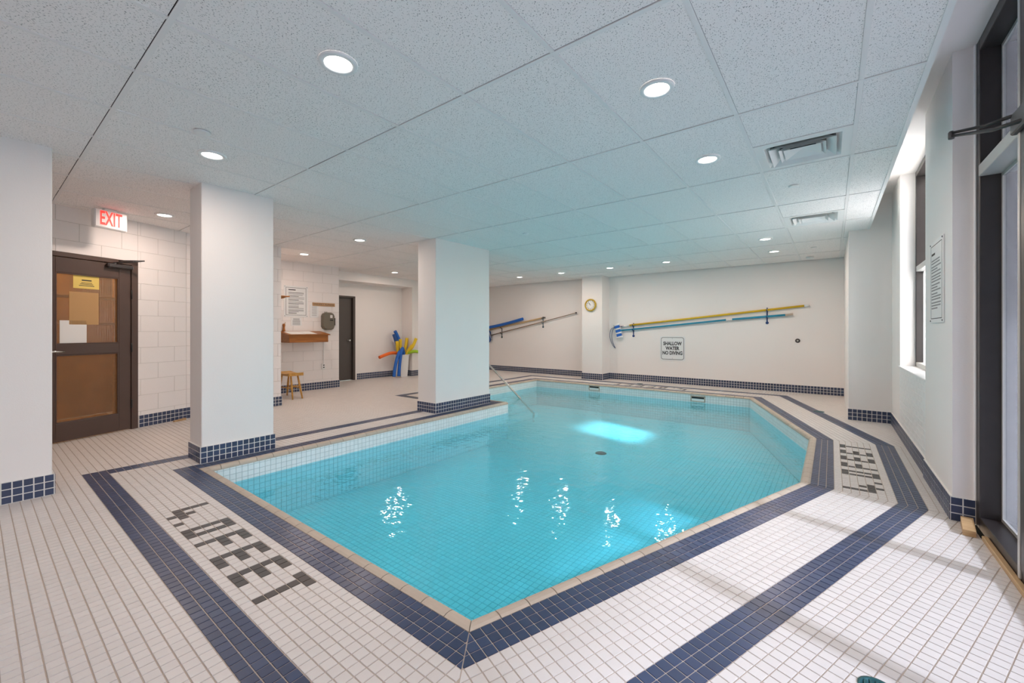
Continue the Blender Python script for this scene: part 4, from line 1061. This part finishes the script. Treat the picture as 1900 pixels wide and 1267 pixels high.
hook(-6.532, 1.335, 1.63, 'hook_teal', 'slate hook at the upper end of the tan pole', (1.592, 1.478))
e = thing('leaf_skimmer_net', 'blue mesh skimmer net hanging at the lower pole end', 'net')
ring = smooth_path([(-8.46, 9.91, 1.08), (-8.42, 9.90, 0.99), (-8.50, 9.90, 0.87), (-8.66, 9.90, 0.84), (-8.80, 9.90, 0.95), (-8.78, 9.90, 1.15), (-8.62, 9.90, 1.27), (-8.47, 9.90, 1.20), (-8.46, 9.91, 1.08)])
MB().tube(ring, 0.012, 8).build('hoop', 'hook_blue', e)
cc = Vector((-8.62, 9.93, 1.05)); nv = [cc] + ring[:-1]; k_ = len(ring) - 1
MB().add(nv, [(0, 1 + i, 1 + (i + 1) % k_) for i in range(k_)]).build('mesh', 'navy_foam', e)
MB().tube([(-8.56, 9.90, 1.30), (-8.44, 9.895, 1.02), (-8.37, 9.895, 0.93)], 0.010, 8).build('brace', 'alu', e)
at_base(e, (-8.6, 9.9, 0.84))
# no diving sign
e = thing('warning_sign', 'white sign reading SHALLOW WATER NO DIVING on the far wall', 'sign')
def rrect(x0, x1, z0, z1, r, n=5):
    out = []
    for cx_, cz_, a0 in ((x1 - r, z1 - r, 0), (x0 + r, z1 - r, 90), (x0 + r, z0 + r, 180), (x1 - r, z0 + r, 270)):
        for k in range(n + 1): a = R(a0 + 90 * k / n); out.append((cx_ + r * math.cos(a), cz_ + r * math.sin(a)))
    return out
MB().prism([(x, YF - 0.001, z) for x, z in rrect(-3.225, -2.655, 0.53, 1.10, 0.03)], (0, -0.005, 0)).build('board', 'sign_face', e)
o_ = rrect(-3.20, -2.68, 0.555, 1.075, 0.05); i_ = rrect(-3.19, -2.69, 0.565, 1.065, 0.042); nn = len(o_)
MB().add([(x, YF - 0.0066, z) for x, z in o_ + i_], [(k, (k + 1) % nn, nn + (k + 1) % nn, nn + k) for k in range(nn)]).build('border', 'ink', e)
for body, z, w in (('SHALLOW', 0.925, 0.42), ('WATER', 0.815, 0.315), ('NO DIVING', 0.705, 0.45)): text(body, 0.112, (-2.94, YF - 0.0068, z), (1, 0, 0), (0, 0, 1), 'ink', e, bold=0.0045, width=w)
for z in (1.045, 0.588): MB().lathe((-2.94, YF - 0.006, z), (0, -1, 0), [(0.007, 0), (0.005, 0.003), (0, 0.003)], 8).build('screw', 'ink_grey', e)
at_base(e, (-2.94, YF, 0.53))
e = thing('wall_bumper', 'small dark round fitting low on the far wall at the right', 'fitting')
MB().lathe((-0.528, YF, 1.031), (0, -1, 0), [(0.042, 0.0), (0.042, 0.008), (0.03, 0.012), (0.028, 0.006), (0.0, 0.006)], 18).build('flange', 'dkmetal', e)
MB().lathe((-0.528, YF, 1.031), (0, -1, 0), [(0.016, 0.006), (0.016, 0.02), (0.0, 0.021)], 12).build('core', 'alu', e)
at_base(e, (-0.528, YF, 1.0))
# rules sign on the right pier
e = thing('rules_sign', 'grey bordered pool rules board on the right wall between the windows', 'sign')
XS = XR - 0.011
MB().box((XS - 0.008, 4.125, 1.29), (XS, 4.585, 1.905), 0.001).build('board', 'sign_face', e)
b = MB(); y0, y1, z0, z1, i_, t_ = 4.125, 4.585, 1.29, 1.905, 0.03, 0.005
for q in (((y0 + i_, z0 + i_), (y1 - i_, z0 + i_ + t_)), ((y0 + i_, z1 - i_ - t_), (y1 - i_, z1 - i_)), ((y0 + i_, z0 + i_), (y0 + i_ + t_, z1 - i_)), ((y1 - i_ - t_, z0 + i_), (y1 - i_, z1 - i_))): b.box((XS - 0.0086, q[0][0], q[0][1]), (XS - 0.008, q[1][0], q[1][1]))
b.build('border', 'ink', e)
for y in (4.14, 4.57):
    for z in (1.305, 1.89): MB().lathe((XS - 0.008, y, z), (-1, 0, 0), [(0.0, 0.004), (0.006, 0.003), (0.007, 0.0)], 8).build('screw', 'ink', e)
z = 1.80; rnd = random.Random(5)
MB().box((XS - 0.0085, 4.40, z), (XS - 0.008, 4.53, z + 0.016)).build('print_line', 'ink', e); z -= 0.045
for k in range(17):
    if k in (2, 5, 8, 11, 14): z -= 0.005
    w = rnd.choice((0.34, 0.33, 0.30, 0.22)); MB().box((XS - 0.0085, 4.53 - w, z), (XS - 0.008, 4.53, z + 0.010)).build('print_line', 'ink_grey', e); z -= 0.021
at_base(e, (XS, 4.35, 1.29))

# ------------------------------------------------------------------ handrail
e = thing('handrail', 'curved stainless steel pool handrail leading down the entry steps', 'handrail')
YH = 6.968
rail = smooth_path([(-6.55, YH, 0.0), (-6.55, YH, 0.45), (-6.50, YH, 0.74), (-6.36, YH, 0.76), (-6.10, YH, 0.555), (-5.645, YH, 0.212), (-5.14, YH, -0.18), (-4.86, YH, -0.40), (-4.80, YH, -0.44), (-4.80, YH, -0.54)], 6)
MB().tube(rail, 0.021, 14).build('rail_tube', 'steel', e)
MB().lathe((-6.55, YH, 0.0), (0, 0, 1), [(0.05, 0.0), (0.05, 0.012), (0.024, 0.022)], 18).build('deck_flange', 'steel', e)
MB().tube([(-4.80, YH, -0.53), (-4.80, YH, POOLZ)], 0.021, 12).build('lower_post', 'white_plastic', e)
at_base(e, (-6.55, YH, 0))

# floor drains
def drain(x, y, r, label, m='teal_metal'):
    e = thing('floor_drain', label, 'drain', 'round deck drains')
    MB().lathe((x, y, 0.0), (0, 0, 1), [(r, -0.002), (r, 0.003), (r * 0.82, 0.004), (r * 0.80, 0.001), (0.0, 0.001)], 28).build('drain_ring', m, e)
    for k in range(5):
        o = (k - 2) * r * 0.3; hl = math.sqrt(max((r * 0.8) ** 2 - o * o, 0.0001)) * 0.9
        MB().box((x + o - r * 0.07, y - hl, 0.0008), (x + o + r * 0.07, y + hl, 0.0035)).build('grate_bar', m, e)
    at_base(e, (x, y, 0))
drain(0.127, 1.895, 0.055, 'round teal metal drain in the deck at the bottom edge')
drain(-0.15, 7.85, 0.07, 'round dark drain in the deck between the far right bands')
drain(-3.51, 9.42, 0.07, 'round dark drain in the deck along the far wall')
